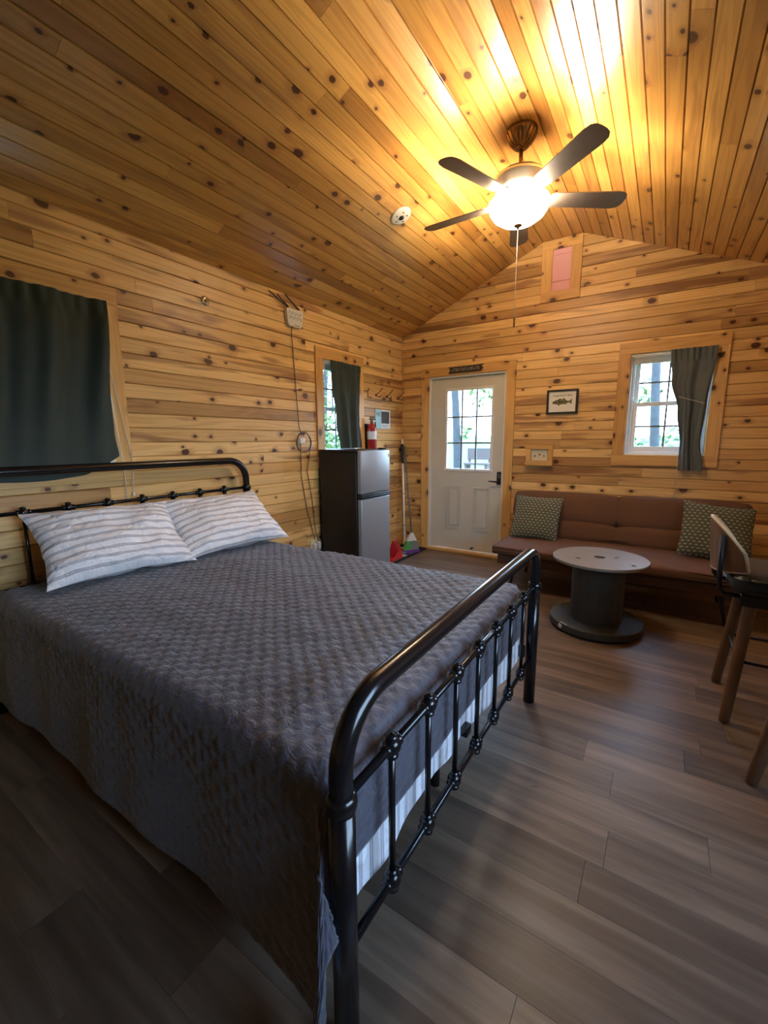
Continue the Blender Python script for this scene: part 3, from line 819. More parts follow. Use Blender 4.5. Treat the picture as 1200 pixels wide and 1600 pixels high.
ex = thing('fire_extinguisher', (.075, -.765, 1.2), 'red fire extinguisher on the left wall behind the refrigerator top', 'fire extinguisher')
mb = MB(); mb.lathe([(.001, 1.13), (.045, 1.13), (.052, 1.14), (.052, 1.43), (.046, 1.465), (.028, 1.49), (.018, 1.50), (.018, 1.515), (.001, 1.515)], (.075, -.765, 0), 28); mb.build('cylinder_body', 'red', ex)
mb = MB(); mb.lathe([(.0526, 1.335), (.0528, 1.337), (.0528, 1.418), (.0526, 1.42)], (.075, -.765, 0), 28); mb.build('label_band', 'card', ex)
mb = MB(); mb.lathe([(.001, 1.512), (.019, 1.512), (.019, 1.535), (.012, 1.545), (.001, 1.545)], (.075, -.765, 0), 16); mb.build('valve', 'nickel', ex)
mb = MB(); mb.rbox((.063, -.80, 1.545), (.087, -.70, 1.556), .003, 2); mb.rbox((.065, -.79, 1.562), (.085, -.715, 1.571), .003, 2); mb.build('squeeze_handle', 'matte_black', ex)
mb = MB(); mb.lathe([(.001, 0), (.014, 0), (.014, .012), (.001, .012)], (.093, -.765, 1.524), 16, 'x'); mb.build('pressure_gauge', 'card', ex)
mb = MB(); mb.tube([(.075, -.745, 1.525), (.08, -.705, 1.515), (.08, -.695, 1.44), (.078, -.703, 1.30)], [.007, .007, .007, .010], 10); mb.build('hose', 'matte_black', ex)
mb = MB(); mb.box((0, -.79, 1.2), (.026, -.74, 1.5)); mb.build('wall_bracket', 'matte_black', ex)

r = thing('wifi_router', (0, -1.83, 2.34), 'white wall-mounted router with black antennas high on the left wall', 'router')
mb = MB()
poly = [(-1.918, 2.395), (-1.905, 2.408), (-1.74, 2.415), (-1.722, 2.403), (-1.745, 2.285), (-1.762, 2.272), (-1.885, 2.272), (-1.905, 2.285)]
mb.prism([(.006, a, b) for a, b in poly], (.03, 0, 0)); mb.build('router_body', 'plastic', r)
mb = MB()
for k in range(14):
    a = -1.895 + .022 * (k % 7); b = 2.325 + .035 * (k // 7) + .008 * (k % 2)
    mb.tube([(.0362, a, b), (.0362, a + .016, b + .020)], .0012, 5); mb.tube([(.0362, a + .016, b + .004), (.0362, a + .004, b + .026)], .0012, 5)
mb.build('face_pattern', 'muntin', r)
mb = MB()
for k in range(8): mb.box((.036, -1.84 + .009 * k, 2.282), (.0368, -1.84 + .009 * k + .005, 2.288))
mb.build('logo_line', 'matte_black', r)
for k, (a, dy) in enumerate(((-1.90, -.20), (-1.885, -.125), (-1.775, -.15), (-1.755, -.155))):
    mb = MB(); mb.tube([(.02, a, 2.40), (.024, a, 2.422), (.03, a + dy, 2.422 + (.068, .062, .085, .075)[k])], [.005, .006, .0045], 8); mb.build('antenna', 'matte_black', r)
r = thing('power_cord', (0, -1.80, 1.36), 'thin dark cord running down the wall from the router with coil and adapter', 'cord')
mb = MB(); mb.tube([(.03, -1.855, 2.275), (.012, -1.85, 2.23), (.010, -1.835, 2.02), (.010, -1.824, 1.81), (.012, -1.812, 1.59), (.014, -1.805, 1.45), (.03, -1.795, 1.37)], .0032, 7); mb.build('upper_cord', 'cord_black', r)
mb = MB()
ring = []
for i in range(70):
    a = 2 * PI * i / 23; ring.append((.05 + .004 * sin(i * .31), -1.788 + (.086 + .006 * sin(i * .17)) * cos(a), 1.305 + (.088 + .005 * cos(i * .23)) * sin(a)))
mb.tube(ring, .0032, 6); mb.build('cord_coil', 'cord_black', r)
mb = MB(); mb.rbox((.0, -1.825, 1.295), (.045, -1.76, 1.35), .006, 2); mb.build('white_adapter', 'plastic', r)
mb = MB(); mb.tube([(.02, -1.80, 1.30), (.012, -1.795, 1.0), (.012, -1.74, .7), (.03, -1.665, .40)], .003, 6); mb.tube([(.05, -1.705, 1.28), (.014, -1.72, 1.05), (.012, -1.66, .75), (.014, -1.64, .5), (.03, -1.615, .37)], .003, 6); mb.build('lower_cord', 'cord_black', r)
r = thing('wall_outlet', (0, -1.625, .33), 'ivory wall outlet with plugs low on the wall beside the refrigerator', 'outlet')
mb = MB(); mb.rbox((0, -1.70, .27), (.008, -1.60, .40), .003, 2); mb.build('cover_plate', 'ivory', r)
mb = MB(); mb.rbox((.008, -1.685, .30), (.045, -1.655, .36), .005, 2); mb.rbox((.008, -1.64, .30), (.055, -1.605, .375), .006, 2); mb.build('plug', 'plastic', r)
r = thing('sprinkler_head', (0, -2.655, 2.277), 'small chrome sidewall sprinkler high on the left wall above the headboard', 'sprinkler')
mb = MB(); mb.lathe([(.034, 0), (.034, .003), (.024, .010), (.012, .012)], (0, -2.655, 2.277), 24, 'x'); mb.build('escutcheon', 'chrome', r)
mb = MB(); mb.lathe([(.008, .01), (.008, .03), (.004, .045), (.001, .046)], (0, -2.655, 2.277), 12, 'x'); mb.tube([(.045, -2.675, 2.277), (.05, -2.655, 2.277), (.045, -2.635, 2.277)], .004, 6); mb.build('nozzle', 'chrome', r)

# ceiling disc on the left slope
nL = Vector((KL, 0, -1)).normalized(); q = Vector((.979, -1.67, roof(.979)))
r = thing('smoke_detector', q, 'white round ceiling disc with dark centre on the left ceiling slope', 'smoke detector')
rot = Vector((0, 0, 1)).rotation_difference(nL).to_matrix()
mb = MB(); mb.lathe([(.078, 0), (.078, .006), (.070, .013), (.045, .015), (.001, .015)], q, 36, mat=rot); mb.build('disc_body', 'plastic', r)
mb = MB(); mb.lathe([(.001, .0152), (.018, .0152), (.018, .022), (.001, .024)], q, 18, mat=rot)
for k in range(5):
    a = k * 2 * PI / 5; mb.lathe([(.001, .0152), (.006, .0152), (.006, .0165), (.001, .0165)], q + rot @ Vector((.044 * cos(a), .044 * sin(a), 0)), 8, mat=rot)
mb.build('dark_centre', 'matte_black', r)

# ------------------------------------------------------------------ back wall items
r = thing('door_sign', (.822, -.02, 2.09), 'dark wooden arrow-shaped sign with pale lettering above the entry door', 'sign')
mb = MB(); mb.prism([(.624, -.0205, 2.058), (1.003, -.0205, 2.058), (1.024, -.0205, 2.092), (1.003, -.0205, 2.125), (.624, -.0205, 2.125), (.646, -.0205, 2.092)], (0, -.014, 0)); fix_normals(mb.build('sign_board', 'dark_wood', r))
mb = MB()
for k in range(15):     # worn letter strokes, not legible in the photograph
    x = .668 + .0215 * k; h = .030 if k % 3 else .024
    mb.box((x, -.0355, 2.078), (x + .0035, -.0345, 2.078 + h))
    if k % 2: mb.box((x, -.0355, 2.078 + h - .004), (x + .013, -.0345, 2.078 + h))
    if k % 3 != 1: mb.box((x, -.0355, 2.078), (x + .011, -.0345, 2.0815))
    if k % 4 == 2: mb.box((x + .010, -.0355, 2.078), (x + .0135, -.0345, 2.078 + h))
mb.build('worn_lettering', 'paint_pale', r)

r = thing('framed_print', (1.846, 0, 1.688), 'black-framed bass fish print on the back wall between door and window', 'picture')
mb = MB(); a, b, c_, d = 1.700, 1.992, 1.570, 1.806; w = .020
for q in (((a, -.022, c_), (b, 0, c_ + w)), ((a, -.022, d - w), (b, 0, d)), ((a, -.022, c_ + w), (a + w, 0, d - w)), ((b - w, -.022, c_ + w), (b, 0, d - w))): mb.box(*q)
mb.build('picture_frame', 'matte_black', r)
mb = MB(); mb.box((a + w, -.012, c_ + w), (b - w, -.002, d - w)); mb.build('print_paper', 'paper', r)
fish = [(-.098, -.004), (-.085, .012), (-.06, .024), (-.035, .030), (-.028, .040), (-.012, .036), (.0, .029), (.008, .040), (.024, .038), (.030, .024), (.052, .014), (.066, .012), (.092, .034), (.088, .006), (.094, -.020), (.066, -.004), (.050, -.006), (.036, -.022), (.020, -.016), (-.02, -.020), (-.03, -.034), (-.042, -.018), (-.07, -.014), (-.090, -.010)]
mb = MB(); mb.prism([(1.846 + x * .98, -.0122, 1.682 + z * .98) for x, z in fish], (0, -.0014, 0)); f_ = fix_normals(mb.build('fish_picture', 'fish', r))
mb = MB(); mb.tube([(1.77, -.0138, 1.684), (1.83, -.0138, 1.690), (1.905, -.0138, 1.689)], .0022, 5); mb.ball((1.772, -.0138, 1.691), .004, 8, 6, (1, .3, 1)); mb.build('fish_stripe', 'ink', f_)
text('lettering', 'Largemouth Bass', .026, 'ink', (1.846, -.0122, 1.742), (1, 0, 0), (0, 0, 1), r, shear=.35)

r = thing('light_switch', (1.655, 0, 1.16), 'ivory triple light switch set in a small pine box frame beside the door', 'light switch')
mb = MB(); n_ = (0, -1, 0)
mb.board((0, 0, 1.056), (1, 0, 0), (0, 0, 1), n_, 1.518, 1.792, .046, .045, .002); mb.board((0, 0, 1.222), (1, 0, 0), (0, 0, 1), n_, 1.524, 1.786, .042, .03, .002)
mb.board((1.524, 0, 0), (0, 0, 1), (1, 0, 0), n_, 1.102, 1.222, .046, .03, .002); mb.board((1.742, 0, 0), (0, 0, 1), (1, 0, 0), n_, 1.102, 1.222, .044, .03, .002)
fix_normals(mb.build('box_frame', 'trim', r))
mb = MB(); mb.rbox((1.571, -.008, 1.104), (1.741, 0, 1.220), .003, 2); pl = mb.build('switch_plate', 'ivory', r)
for k, up in enumerate((-1, 1, -1)):
    x = 1.611 + .046 * k; mb = MB(); mb.rbox((x - .005, -.020, 1.162 + up * .008 - .008), (x + .005, -.006, 1.162 + up * .008 + .008), .002, 1); mb.build('toggle', 'grey_green', pl)

# ------------------------------------------------------------------ boot tray with cleaning tools
r = thing('boot_tray', (.2, -.48, 0), 'black rubber boot tray on the floor between refrigerator and door', 'tray')
mb = MB(); mb.rbox((.03, -.88, .0), (.385, -.06, .008), .003, 1)
for q in (((.03, -.88, .008), (.05, -.06, .022)), ((.365, -.88, .008), (.385, -.06, .022)), ((.05, -.88, .008), (.365, -.86, .022)), ((.05, -.08, .008), (.365, -.06, .022))): mb.rbox(*q, .004, 1)
mb.build('tray_body', 'rubber', r)
mb = MB()
for k in range(5): mb.box((.06, -.82 + .15 * k, .0081), (.355, -.75 + .15 * k, .0095))
mb.build('tread_pattern', 'paint_pale', r)
r = thing('mop_pole', (.26, -.36, .01), 'tall white mop pole with black grip leaning in the corner', 'mop')
A, B = Vector((.262, -.375, .03)), Vector((.045, -.075, 1.335))
mb = MB(); mb.tube([A.lerp(B, .0), A.lerp(B, .80)], .011, 12); p_ = mb.build('pole', 'plastic', r)
for k in (.22, .50):
    mb = MB(); mb.tube([A.lerp(B, k), A.lerp(B, k + .008)], .0125, 12); mb.build('joint_band', 'grey', p_)
mb = MB(); mb.tube([A.lerp(B, .78), A.lerp(B, .82), A.lerp(B, .94), A.lerp(B, .955)], [.014, .019, .019, .014], 14); mb.build('grip', 'rubber', r)
mb = MB(); mb.tube([A.lerp(B, .95), A.lerp(B, 1.0)], .012, 12); mb.build('pole_tip', 'plastic', r)
mb = MB(); mb.rbox((.215, -.455, .0105), (.30, -.30, .035), .008, 2); mb.build('mop_head', 'grey', r)
r = thing('broom', (.33, -.33, .02), 'broom with white, green and grey head standing on the boot tray', 'broom')
A, B = Vector((.318, -.315, .21)), Vector((.06, -.035, 1.25))
mb = MB(); mb.tube([A, B], .010, 12); mb.build('broom_handle', 'grey_green', r)
def wedge(mb, z0, z1, w0, w1, t0, t1, s0=-1, s1=1):
    cx, cy = .32, -.34; d = Vector((.55, .83, 0)); n_ = Vector((.83, -.55, 0)); vs = []
    for z, w, t in ((z0, w0, t0), (z1, w1, t1)):
        k = (z - .02) * .12
        for (a, b) in ((s0, -1), (s1, -1), (s1, 1), (s0, 1)): vs.append(Vector((cx - k * .1, cy + k, z)) + d * a * w + n_ * b * t)
    mb.add(vs, [(0, 3, 2, 1), (4, 5, 6, 7), (0, 1, 5, 4), (1, 2, 6, 5), (2, 3, 7, 6), (3, 0, 4, 7)])
mb = MB(); wedge(mb, .155, .245, .066, .014, .022, .012); mb.build('white_cap', 'plastic', r)
mb = MB(); wedge(mb, .05, .155, .100, .066, .024, .022, -1, 0); mb.build('green_side', 'green', r)
mb = MB(); wedge(mb, .05, .155, .100, .066, .024, .022, 0, 1); mb.build('grey_side', 'grey', r)
mb = MB(); wedge(mb, .010, .05, .112, .100, .028, .024); mb.build('bristles', 'purple', r)
r = thing('dustpan', (.27, -.72, .01), 'red dustpan on the boot tray beside the refrigerator', 'dustpan')
mb = MB()
mb.prism([(.17, -.78, .012), (.36, -.84, .012), (.375, -.62, .012), (.19, -.62, .012)], (0, 0, .004))
mb.prism([(.20, -.66, .012), (.36, -.61, .012), (.33, -.60, .15), (.25, -.63, .21)], (-.008, .012, 0))
mb.prism([(.355, -.83, .012), (.375, -.62, .012), (.345, -.60, .13)], (-.006, 0, 0))
fix_normals(mb.build('pan', 'red_plastic', r))
mb = MB(); mb.tube([(.29, -.61, .14), (.27, -.58, .24)], [.012, .010], 10); mb.build('handle', 'red_plastic', r)

# ------------------------------------------------------------------ sofa
so = thing('sofa', (2.43, -.55, 0), 'rust brown armless sofa against the back wall under the window', 'sofa')
SX0, SX1 = 1.515, 3.345
mb = MB(); mb.rbox((SX0, -.985, .318), (SX1, -.27, .392), .02, 3, puff=.012)
mb.build('seat_cushion', 'sofa', so)
mb = MB(); mb.tube([(SX0 + .01, -.99, .352), (SX1 - .01, -.99, .352)], .006, 8); mb.tube([(SX0 + .012, -.985, .383), (SX1 - .012, -.985, .383)], .005, 8); mb.build('piping', 'sofa', so)
mb = MB(); mb.rbox((SX0 + .04, -.945, .225), (SX1 - .04, -.30, .312), .012, 2); mb.build('seat_base', 'sofa', so)
tilt = Matrix.Translation((0, -.36, .385)) @ Matrix.Rotation(math.radians(-15), 4, 'X')
for (xa, xb) in ((SX0, 2.428), (2.432, SX1)):
    mb = MB(); mb.rbox((xa, .02, .0), (xb, .07, .415), .012, 2, tilt); bk = mb.build('backrest', 'sofa', so)
    mb = MB(); mb.rbox((xa, -.045, .0), (xb, .03, .165), .028, 4, tilt, puff=.016); mb.build('lower_back_roll', 'sofa', bk)
    mb = MB(); mb.rbox((xa, -.035, .168), (xb, .03, .432), .026, 4, tilt, puff=.018); mb.build('upper_back_cushion', 'sofa', bk)
for x, sx in ((1.70, -1), (3.16, 1)):
    for y, sy in ((-.87, -1), (-.36, 1)):
        mb = MB(); mb.tube([(x, y, .23), (x + sx * .04, y + sy * .015, 0)], [.016, .011], 10); mb.build('leg', 'matte_black', so)
TG = 'green patterned throw pillows on the sofa'
c = (1.765, -.475, .59); mb = MB(); pillow_mesh(mb, .43, .43, .13, frame(c, (1, .02, -.02), (.0, .20, .42)), 11, .05, .006)
tag(mb.build('throw_pillow', 'olive', None, c), 'olive patterned throw pillow at the left end of the sofa near the door', 'pillow', TG)
c = (3.125, -.49, .605); mb = MB(); pillow_mesh(mb, .47, .45, .14, frame(c, (1, .10, -.10), (.10, .22, .42)), 13, .05, .006)
tag(mb.build('throw_pillow', 'olive', None, c), 'olive patterned throw pillow at the right end of the sofa behind the bar stool', 'pillow', TG)

# ------------------------------------------------------------------ cable spool table
SC = (2.42, -1.36); SR = .305; SZ = .505
sp = thing('spool_table', (*SC, 0), 'round wooden cable spool used as a low table before the sofa', 'table')
def disc(z0, z1, R, ri):
    mb = MB(); mb.lathe([(ri, z0), (R - .004, z0), (R, z0 + .004), (R, z1 - .004), (R - .004, z1), (ri, z1), (ri, z0)], (*SC, 0), 72); return mb
top = disc(SZ - .022, SZ, SR, .036).build('tabletop', 'spool_top', sp)
for p in top.data.polygons: p.use_smooth = False
cut = MB()
for (x, y, rr) in ((-.125, -.10, .020), (.10, .03, .016), (.215, -.115, .016), (.11, .07, .008)): cut.lathe([(.0005, SZ - .05), (rr, SZ - .05), (rr, SZ + .05), (.0005, SZ + .05)], (SC[0] + x, SC[1] + y, 0), 18)
co = fix_normals(cut.build('cutter', 'spool', sp))
bo = top.modifiers.new('holes', 'BOOLEAN'); bo.object = co; bo.operation = 'DIFFERENCE'; bo.solver = 'EXACT'
bpy.context.view_layer.update(); dg = bpy.context.evaluated_depsgraph_get()
me = bpy.data.meshes.new_from_object(top.evaluated_get(dg)); top.modifiers.clear(); top.data = me; bpy.data.objects.remove(co)
mb = MB()
for k in range(14):
    a0, a1 = 2 * PI * (k + .012) / 14, 2 * PI * (k + .988) / 14; pts = []
    for i in range(5):
        a = lerp(a0, a1, i / 4); pts.append((SC[0] + .168 * cos(a), SC[1] + .168 * sin(a), .062))
    for i in range(5):
        a = lerp(a1, a0, i / 4); pts.append((SC[0] + .150 * cos(a), SC[1] + .150 * sin(a), .062))
    mb.prism(pts, (0, 0, SZ - .022 - .062))
fix_normals(mb.build('core_staves', 'spool', sp))
mb = disc(.014, .062, .302, .036); b_ = mb.build('bottom_flange', 'spool', sp)
for p in b_.data.polygons: p.use_smooth = False
mb = MB(); mb.lathe([(.03, 0), (.29, 0), (.29, .014), (.03, .014)], (*SC, 0), 40); mb.build('floor_pad', 'rubber', sp)
mb = MB()
for k in range(3):
    a = -2.25 + .07 * k; mb.ball((SC[0] + .295 * cos(a), SC[1] + .295 * sin(a), .064), .008, 8, 5, (1.4, 1, .3))
mb.rbox((SC[0] - .205, SC[1] - .245, .02), (SC[0] - .16, SC[1] - .20, .055), .012, 2); mb.build('paint_chip', 'paint_pale', b_)

# ------------------------------------------------------------------ bar stools
def stool():
    cx, cy = 3.265, -2.005
    r_ = thing('bar_stool', (cx, cy, 0), 'wooden bar stool with curved plywood back standing in front of the sofa', 'stool', 'bar stools at the right edge')
    mb = MB(); mb.rbox((cx - .21, cy - .205, .625), (cx + .21, cy + .205, .715), .03, 4, puff=.01); mb.build('seat', 'leather', r_)
    mb = MB(); mb.rbox((cx - .18, cy - .175, .565), (cx + .18, cy + .175, .622), .008, 2); mb.build('seat_frame', 'matte_black', r_)
    # barrel back
    def sh(a, b, off):
        th = lerp(-1.0, 1.0, a); e = abs(th) ** 2.2
        ang = th * math.radians(62)
        R = .217 + off; x = cx - .075 - R * cos(ang); y = cy + R * sin(ang)
        z0 = .700 + .03 * e; z1 = .945 - .135 * e
        fl = .02 * (b - .5)
        return Vector((x - fl, y, lerp(z0, z1, b)))
    def shell(name, mat, o0, o1, parent):
        mb = MB(); nu, nv = 40, 10
        mb.grid(lambda a, b: sh(1 - a, b, o1), nu, nv); mb.grid(lambda a, b: sh(a, b, o0), nu, nv)
        for e in (0, 1):
            vs = []
            for i in range(nu + 1): vs += [sh(i / nu, e, o0), sh(i / nu, e, o1)]
            mb.add(vs, [(2 * i, 2 * i + 1, 2 * i + 3, 2 * i + 2) for i in range(nu)])
            vs = []
            for i in range(nv + 1): vs += [sh(e, i / nv, o0), sh(e, i / nv, o1)]
            mb.add(vs, [(2 * i, 2 * i + 1, 2 * i + 3, 2 * i + 2) for i in range(nv)])
        return fix_normals(mb.build(name, mat, parent))
    b_ = shell('backrest', 'walnut', -.007, .007, r_)
    mb = MB()
    for e in (0, 1): mb.tube([sh(i / 40, e, 0) for i in range(41)], .0078, 8)
    for e in (0, 1): mb.tube([sh(e, i / 10, 0) for i in range(11)], .0078, 8)
    mb.build('ply_edge', 'ply_edge', b_)
    for s_ in (-1, 1):
        y = cy + s_ * .14; q = sh(.5 + s_ * .30, .5, .016)
        mb = MB(); mb.tube([(cx - .12, y, .60), (q.x + .02, y, .605), (q.x + .004, y, .63), (q.x - .002, y, .70), (q.x - .006, y, .88)], .011, 8); mb.build('back_upright', 'matte_black', r_)
    for sx in (-1, 1):
        for sy in (-1, 1):
            A = Vector((cx + sx * .135, cy + sy * .13, .60)); B = Vector((cx + sx * .185, cy + sy * .205, 0))
            mb = MB(); mb.tube([A, A.lerp(B, .06), A.lerp(B, .97), B], [.024, .026, .022, .019], 12); mb.build('leg', 'walnut', r_)
    z = .30; k = (0.60 - z) / .6; ax = lerp(.135, .185, k); ay = lerp(.13, .205, k)
    for (p, q) in (((-1, -1), (1, -1)), ((1, -1), (1, 1)), ((1, 1), (-1, 1)), ((-1, 1), (-1, -1))):
        mb = MB(); mb.tube([(cx + p[0] * ax, cy + p[1] * ay, z), (cx + q[0] * ax, cy + q[1] * ay, z)], .008, 8); mb.build('footrest_bar', 'matte_black', r_)
    return r_
s1 = stool()
s2 = copy_tree(s1); s2.location = (3.372, -2.743, 0); s2.rotation_euler.z = .35
for ch in s2.children:
    if ch.name.split('.')[0] in ('seat', 'seat_frame', 'backrest', 'back_upright'): ch.rotation_euler.z = -1.4
s2['label'] = 'nearest wooden bar stool, mostly cut off by the right edge, one leg showing'

# ------------------------------------------------------------------ ceiling fan
FX, FY = 1.835, -1.648
fan = thing('ceiling_fan', (FX, FY, ZF), 'brown-bladed ceiling fan with lit frosted bowl light and pull chain', 'ceiling fan')
mb = MB(); mb.lathe([(.092, ZF), (.094, ZF - .012), (.086, ZF - .03), (.062, ZF - .07), (.03, ZF - .098), (.018, ZF - .104), (.001, ZF - .104)], (FX, FY, 0), 36)
for k in range(18):
    a = 2 * PI * k / 18; mb.tube([(FX + q * cos(a), FY + q * sin(a), z) for q, z in ((.090, ZF - .02), (.066, ZF - .067), (.034, ZF - .096))], .005, 6)
mb.build('canopy', 'bronze', fan)
mb = MB(); mb.tube([(FX, FY, ZF - .1), (FX, FY, 2.975)], .0125, 14); mb.lathe([(.013, 3.02), (.03, 3.0), (.034, 2.975), (.001, 2.975)], (FX, FY, 0), 20); mb.build('downrod', 'bronze', fan)
mb = MB(); mb.lathe([(.03, 2.985), (.09, 2.972), (.145, 2.945), (.165, 2.925), (.165, 2.91), (.158, 2.90), (.155, 2.862), (.14, 2.845), (.11, 2.838), (.001, 2.838)], (FX, FY, 0), 48); mb.build('motor_housing', 'nickel', fan)
for deg in (34, 322, 250, 178, 106):
    a = math.radians(deg); d = Vector((cos(a), sin(a), 0)); t = Vector((-sin(a), cos(a), 0)); up = Vector((0, 0, 1)); O = Vector((FX, FY, 2.812))
    tw = t * cos(.21) - up * sin(.21); nn = d.cross(tw)
    def bp(q, w, h): return O + d * q + tw * w + nn * h
    out = [(.195, .045)] + [(lerp(.22, .60, i / 6), lerp(.056, .069, i / 6)) for i in range(7)] + [(.64, .062), (.66, .045), (.668, .02)]
    poly = [(q, w) for q, w in out] + [(q, -w) for q, w in reversed(out)]
    mb = MB(); mb.prism([bp(q, w, -.003) for q, w in poly], nn * .006); bl = fix_normals(mb.build('fan_blade', 'blade', fan))
    mb = MB()
    ip = [(.10, .018), (.15, .014), (.19, .024), (.235, .040), (.265, .034), (.275, .012)]
    poly = ip + [(q, -w) for q, w in reversed(ip)]
    mb.prism([bp(q, w, .0032) + up * (.022 * max(0, (.19 - q) / .09)) for q, w in poly], nn * .005); fix_normals(mb.build('blade_iron', 'nickel', bl))
mb = MB(); mb.lathe([(.105, 2.838), (.11, 2.825), (.06, 2.815), (.05, 2.79), (.001, 2.79)], (FX, FY, 0), 36); mb.lathe([(.012, 2.79), (.010, 2.66)], (FX, FY, 0), 12); mb.build('light_kit', 'nickel', fan)
bowl = [(.186, 2.792), (.187, 2.784), (.178, 2.752), (.155, 2.718), (.115, 2.69), (.06, 2.672), (.012, 2.668)]
mb = MB(); mb.lathe(bowl + [(r_ - .003 if r_ > .02 else r_, z + .004) for r_, z in reversed(bowl)], (FX, FY, 0), 56); mb.build('glass_bowl', 'bowl', fan)
mb = MB(); mb.lathe([(.001, 2.668), (.026, 2.668), (.024, 2.660), (.010, 2.654), (.008, 2.645), (.001, 2.640)], (FX, FY, 0), 20); mb.build('finial', 'bronze', fan)
mb = MB()
for k in range(66): mb.ball((FX, FY, 2.642 - .0088 * k), .0032, 6, 4)
mb.tube([(FX, FY, 2.645), (FX, FY, 2.07)], .0013, 5); ch = mb.build('pull_chain', 'nickel', fan)
mb = MB(); mb.lathe([(.001, 2.115), (.006, 2.11), (.006, 2.095), (.003, 2.09), (.006, 2.08), (.006, 2.055), (.001, 2.05)], (FX, FY, 0), 10); mb.build('chain_fob', 'bronze', ch)
for k in range(3):
    a = 2 * PI * k / 3 + .5
    l = bpy.data.lights.new('bulb', 'POINT'); l.energy = 47; l.color = (1, .80, .55); l.shadow_soft_size = .025
    o = bpy.data.objects.new('bulb', l); C.objects.link(o); o.parent = fan; o.location = (.105 * cos(a), .105 * sin(a), 2.772 - ZF)

# ------------------------------------------------------------------ outdoors
mb = MB(); mb.grid(lambda a, b: (lerp(-40, 44, a), lerp(-44, 44, b), -.5 + .12 * noise.noise(Vector((a * 9, b * 9, 2))) + .055 * max(0, math.hypot(lerp(-40, 44, a) - 2, lerp(-44, 44, b) + 3) - 8)), 60, 60); g = mb.build('ground', 'grass'); g['kind'] = 'structure'
def tree(label, x, y, r0, h, crown, seed):
    t_ = thing('tree', (x, y, -.5), label, 'tree', 'trees outside'); R_ = random.Random(seed)
    mb = MB(); pts = []; rr = []
    for i in range(9):
        q = i / 8; pts.append((x + .12 * sin(q * 4 + seed), y + .12 * cos(q * 3 + seed), -.6 + h * q)); rr.append(lerp(r0, r0 * .45, q))
    mb.tube(pts, rr, 12); mb.build('trunk', 'bark', t_)
    mb = MB()
    for (cx, cy, cz, cr, n_) in crown:
        for k in range(n_):
            while True:
                v = Vector((R_.uniform(-1, 1), R_.uniform(-1, 1), R_.uniform(-1, 1)))
                if v.length < 1: break
            q = Vector((x + cx, y + cy, cz)) + v * cr; s_ = R_.uniform(.05, .11)
            a = Vector((R_.uniform(-1, 1), R_.uniform(-1, 1), R_.uniform(-.4, .4))).normalized(); b = a.orthogonal().normalized()
            mb.add([q - a * s_, q - b * s_ * .5, q + a * s_, q + b * s_ * .5], [(0, 1, 2, 3)])
    mb.build('foliage', 'leaf', t_)
tree('tree trunk seen through the left panes of the door window', -1.32, 4.5, .105, 7, [(0, 0, 5, 1.6, 400), (.68, .0, 2.25, .28, 40), (.35, .1, 1.5, .25, 24)], 1)
tree('leafy tree seen through the back window above the sofa', 2.57, 4.0, .085, 7, [(0, 0, 5, 1.6, 400), (-.2, .4, 2.15, .25, 50), (-.2, .5, 1.05, .3, 40), (.4, .6, 1.2, .4, 60)], 2)
tree('tree with green leaves outside the window above the refrigerator', -4.9, 4.4, .10, 6, [(0, 0, 4.2, 1.3, 400), (.3, -.3, 1.2, .8, 700), (.2, -.2, 2.5, .7, 120)], 3)
BX, BY, BZ = -3.55, 12.0, -.08
r = thing('timber_bench', (BX, BY, BZ), 'grey timber bench outside, seen low in the right panes of the door window', 'bench')
mb = MB(); mb.rbox((BX - .5, BY - .35, BZ + .42), (BX + .5, BY + .1, BZ + .50), .01, 1, smooth=False); mb.rbox((BX - .5, BY + .05, BZ + .62), (BX + .5, BY + .12, BZ + 1.08), .01, 1, smooth=False); mb.build('planks', 'slate', r)
for x in (-.42, .42):
    mb = MB(); mb.box((BX + x - .05, BY - .3, BZ - .1), (BX + x + .05, BY + .08, BZ + .42)); mb.box((BX + x - .04, BY + .10, BZ - .1), (BX + x + .04, BY + .16, BZ + 1.0)); mb.build('leg', 'slate', r)

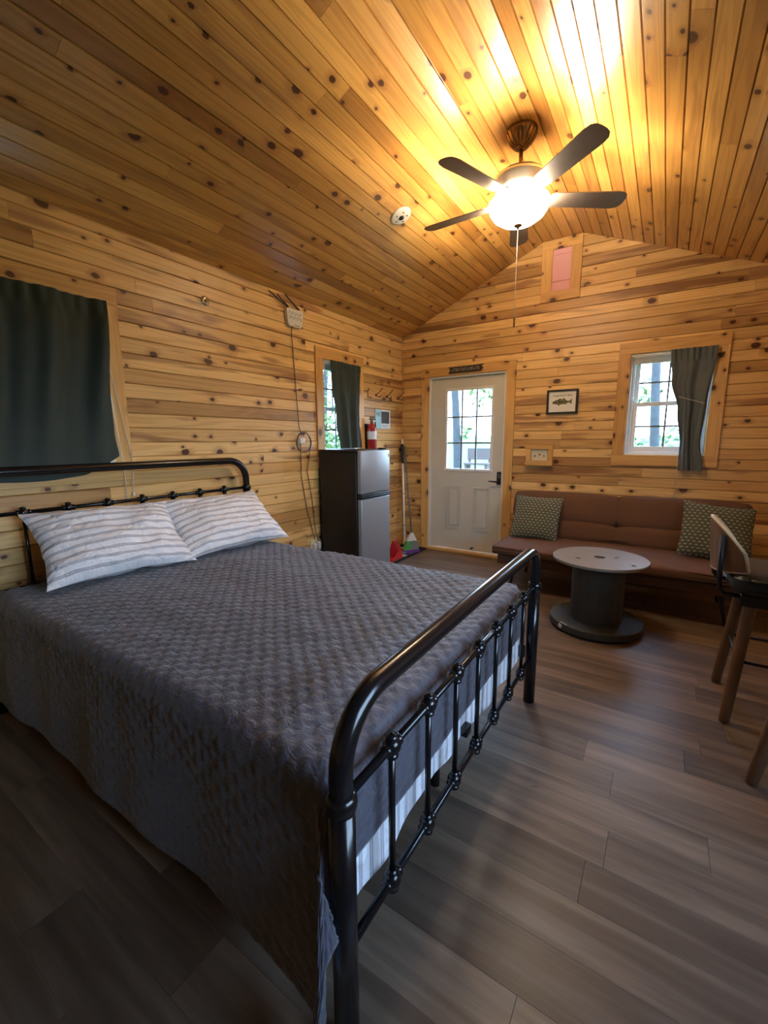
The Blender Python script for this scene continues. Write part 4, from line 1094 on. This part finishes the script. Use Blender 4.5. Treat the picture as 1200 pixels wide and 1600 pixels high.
# ------------------------------------------------------------------ daylight
w = bpy.data.worlds.new('World'); bpy.context.scene.world = w; w.use_nodes = True
bg = w.node_tree.nodes['Background']; tc = w.node_tree.nodes.new('ShaderNodeTexCoord'); sx = w.node_tree.nodes.new('ShaderNodeSeparateXYZ')
rp = w.node_tree.nodes.new('ShaderNodeValToRGB'); w.node_tree.links.new(tc.outputs['Generated'], sx.inputs[0]); w.node_tree.links.new(sx.outputs[2], rp.inputs[0])
rp.color_ramp.elements[0].color = (.62, .80, 1, 1); rp.color_ramp.elements[1].color = (.30, .54, 1, 1); rp.color_ramp.elements[1].position = .9
w.node_tree.links.new(rp.outputs[0], bg.inputs[0]); bg.inputs[1].default_value = 18.0
def portal(loc, size, rot):
    l = bpy.data.lights.new('daylight_portal', 'AREA'); l.shape = 'RECTANGLE'; l.size, l.size_y = size; l.cycles.is_portal = True
    o = bpy.data.objects.new('daylight_portal', l); C.objects.link(o); o.location = loc; o.rotation_euler = rot
for (a, b, c_, d), x, s_ in ((WIN1, -.14, 1), (WIN2, -.14, 1), (WIN4, W + .14, -1)):
    portal((x, (a + b) / 2, (c_ + d) / 2), (d - c_, b - a), (0, -s_ * PI / 2, 0))
portal(((WIN3[0] + WIN3[1]) / 2, .14, (WIN3[2] + WIN3[3]) / 2), (WIN3[1] - WIN3[0], WIN3[3] - WIN3[2]), (-PI / 2, 0, 0))
portal((.856, .14, 1.434), (.56, .92), (-PI / 2, 0, 0))

# ------------------------------------------------------------------ camera
f, yaw, pitch, roll, cx, cy, cz = 666.4023, -0.57922, -0.16563, -0.00634, 2.7404, -4.61043, 1.31975
fw = Vector((sin(yaw) * cos(pitch), cos(yaw) * cos(pitch), sin(pitch))); rt = fw.cross(Vector((0, 0, 1))).normalized(); up = rt.cross(fw)
r2 = rt * cos(roll) + up * sin(roll); u2 = -rt * sin(roll) + up * cos(roll)
cam = bpy.data.cameras.new('Camera'); co = bpy.data.objects.new('Camera', cam); C.objects.link(co)
cam.sensor_fit = 'VERTICAL'; cam.sensor_height = 36; cam.sensor_width = 27; cam.lens = f * 36 / 1600; cam.clip_start = .02
co.matrix_world = Matrix(((r2.x, u2.x, -fw.x, cx), (r2.y, u2.y, -fw.y, cy), (r2.z, u2.z, -fw.z, cz), (0, 0, 0, 1)))
sc = bpy.context.scene; sc.camera = co
vs = sc.view_settings; sc.display_settings.display_device = 'sRGB'; vs.view_transform = 'Standard'; vs.look = 'None'; vs.gamma = 1; vs.exposure = 0.25; vs.use_curve_mapping = False
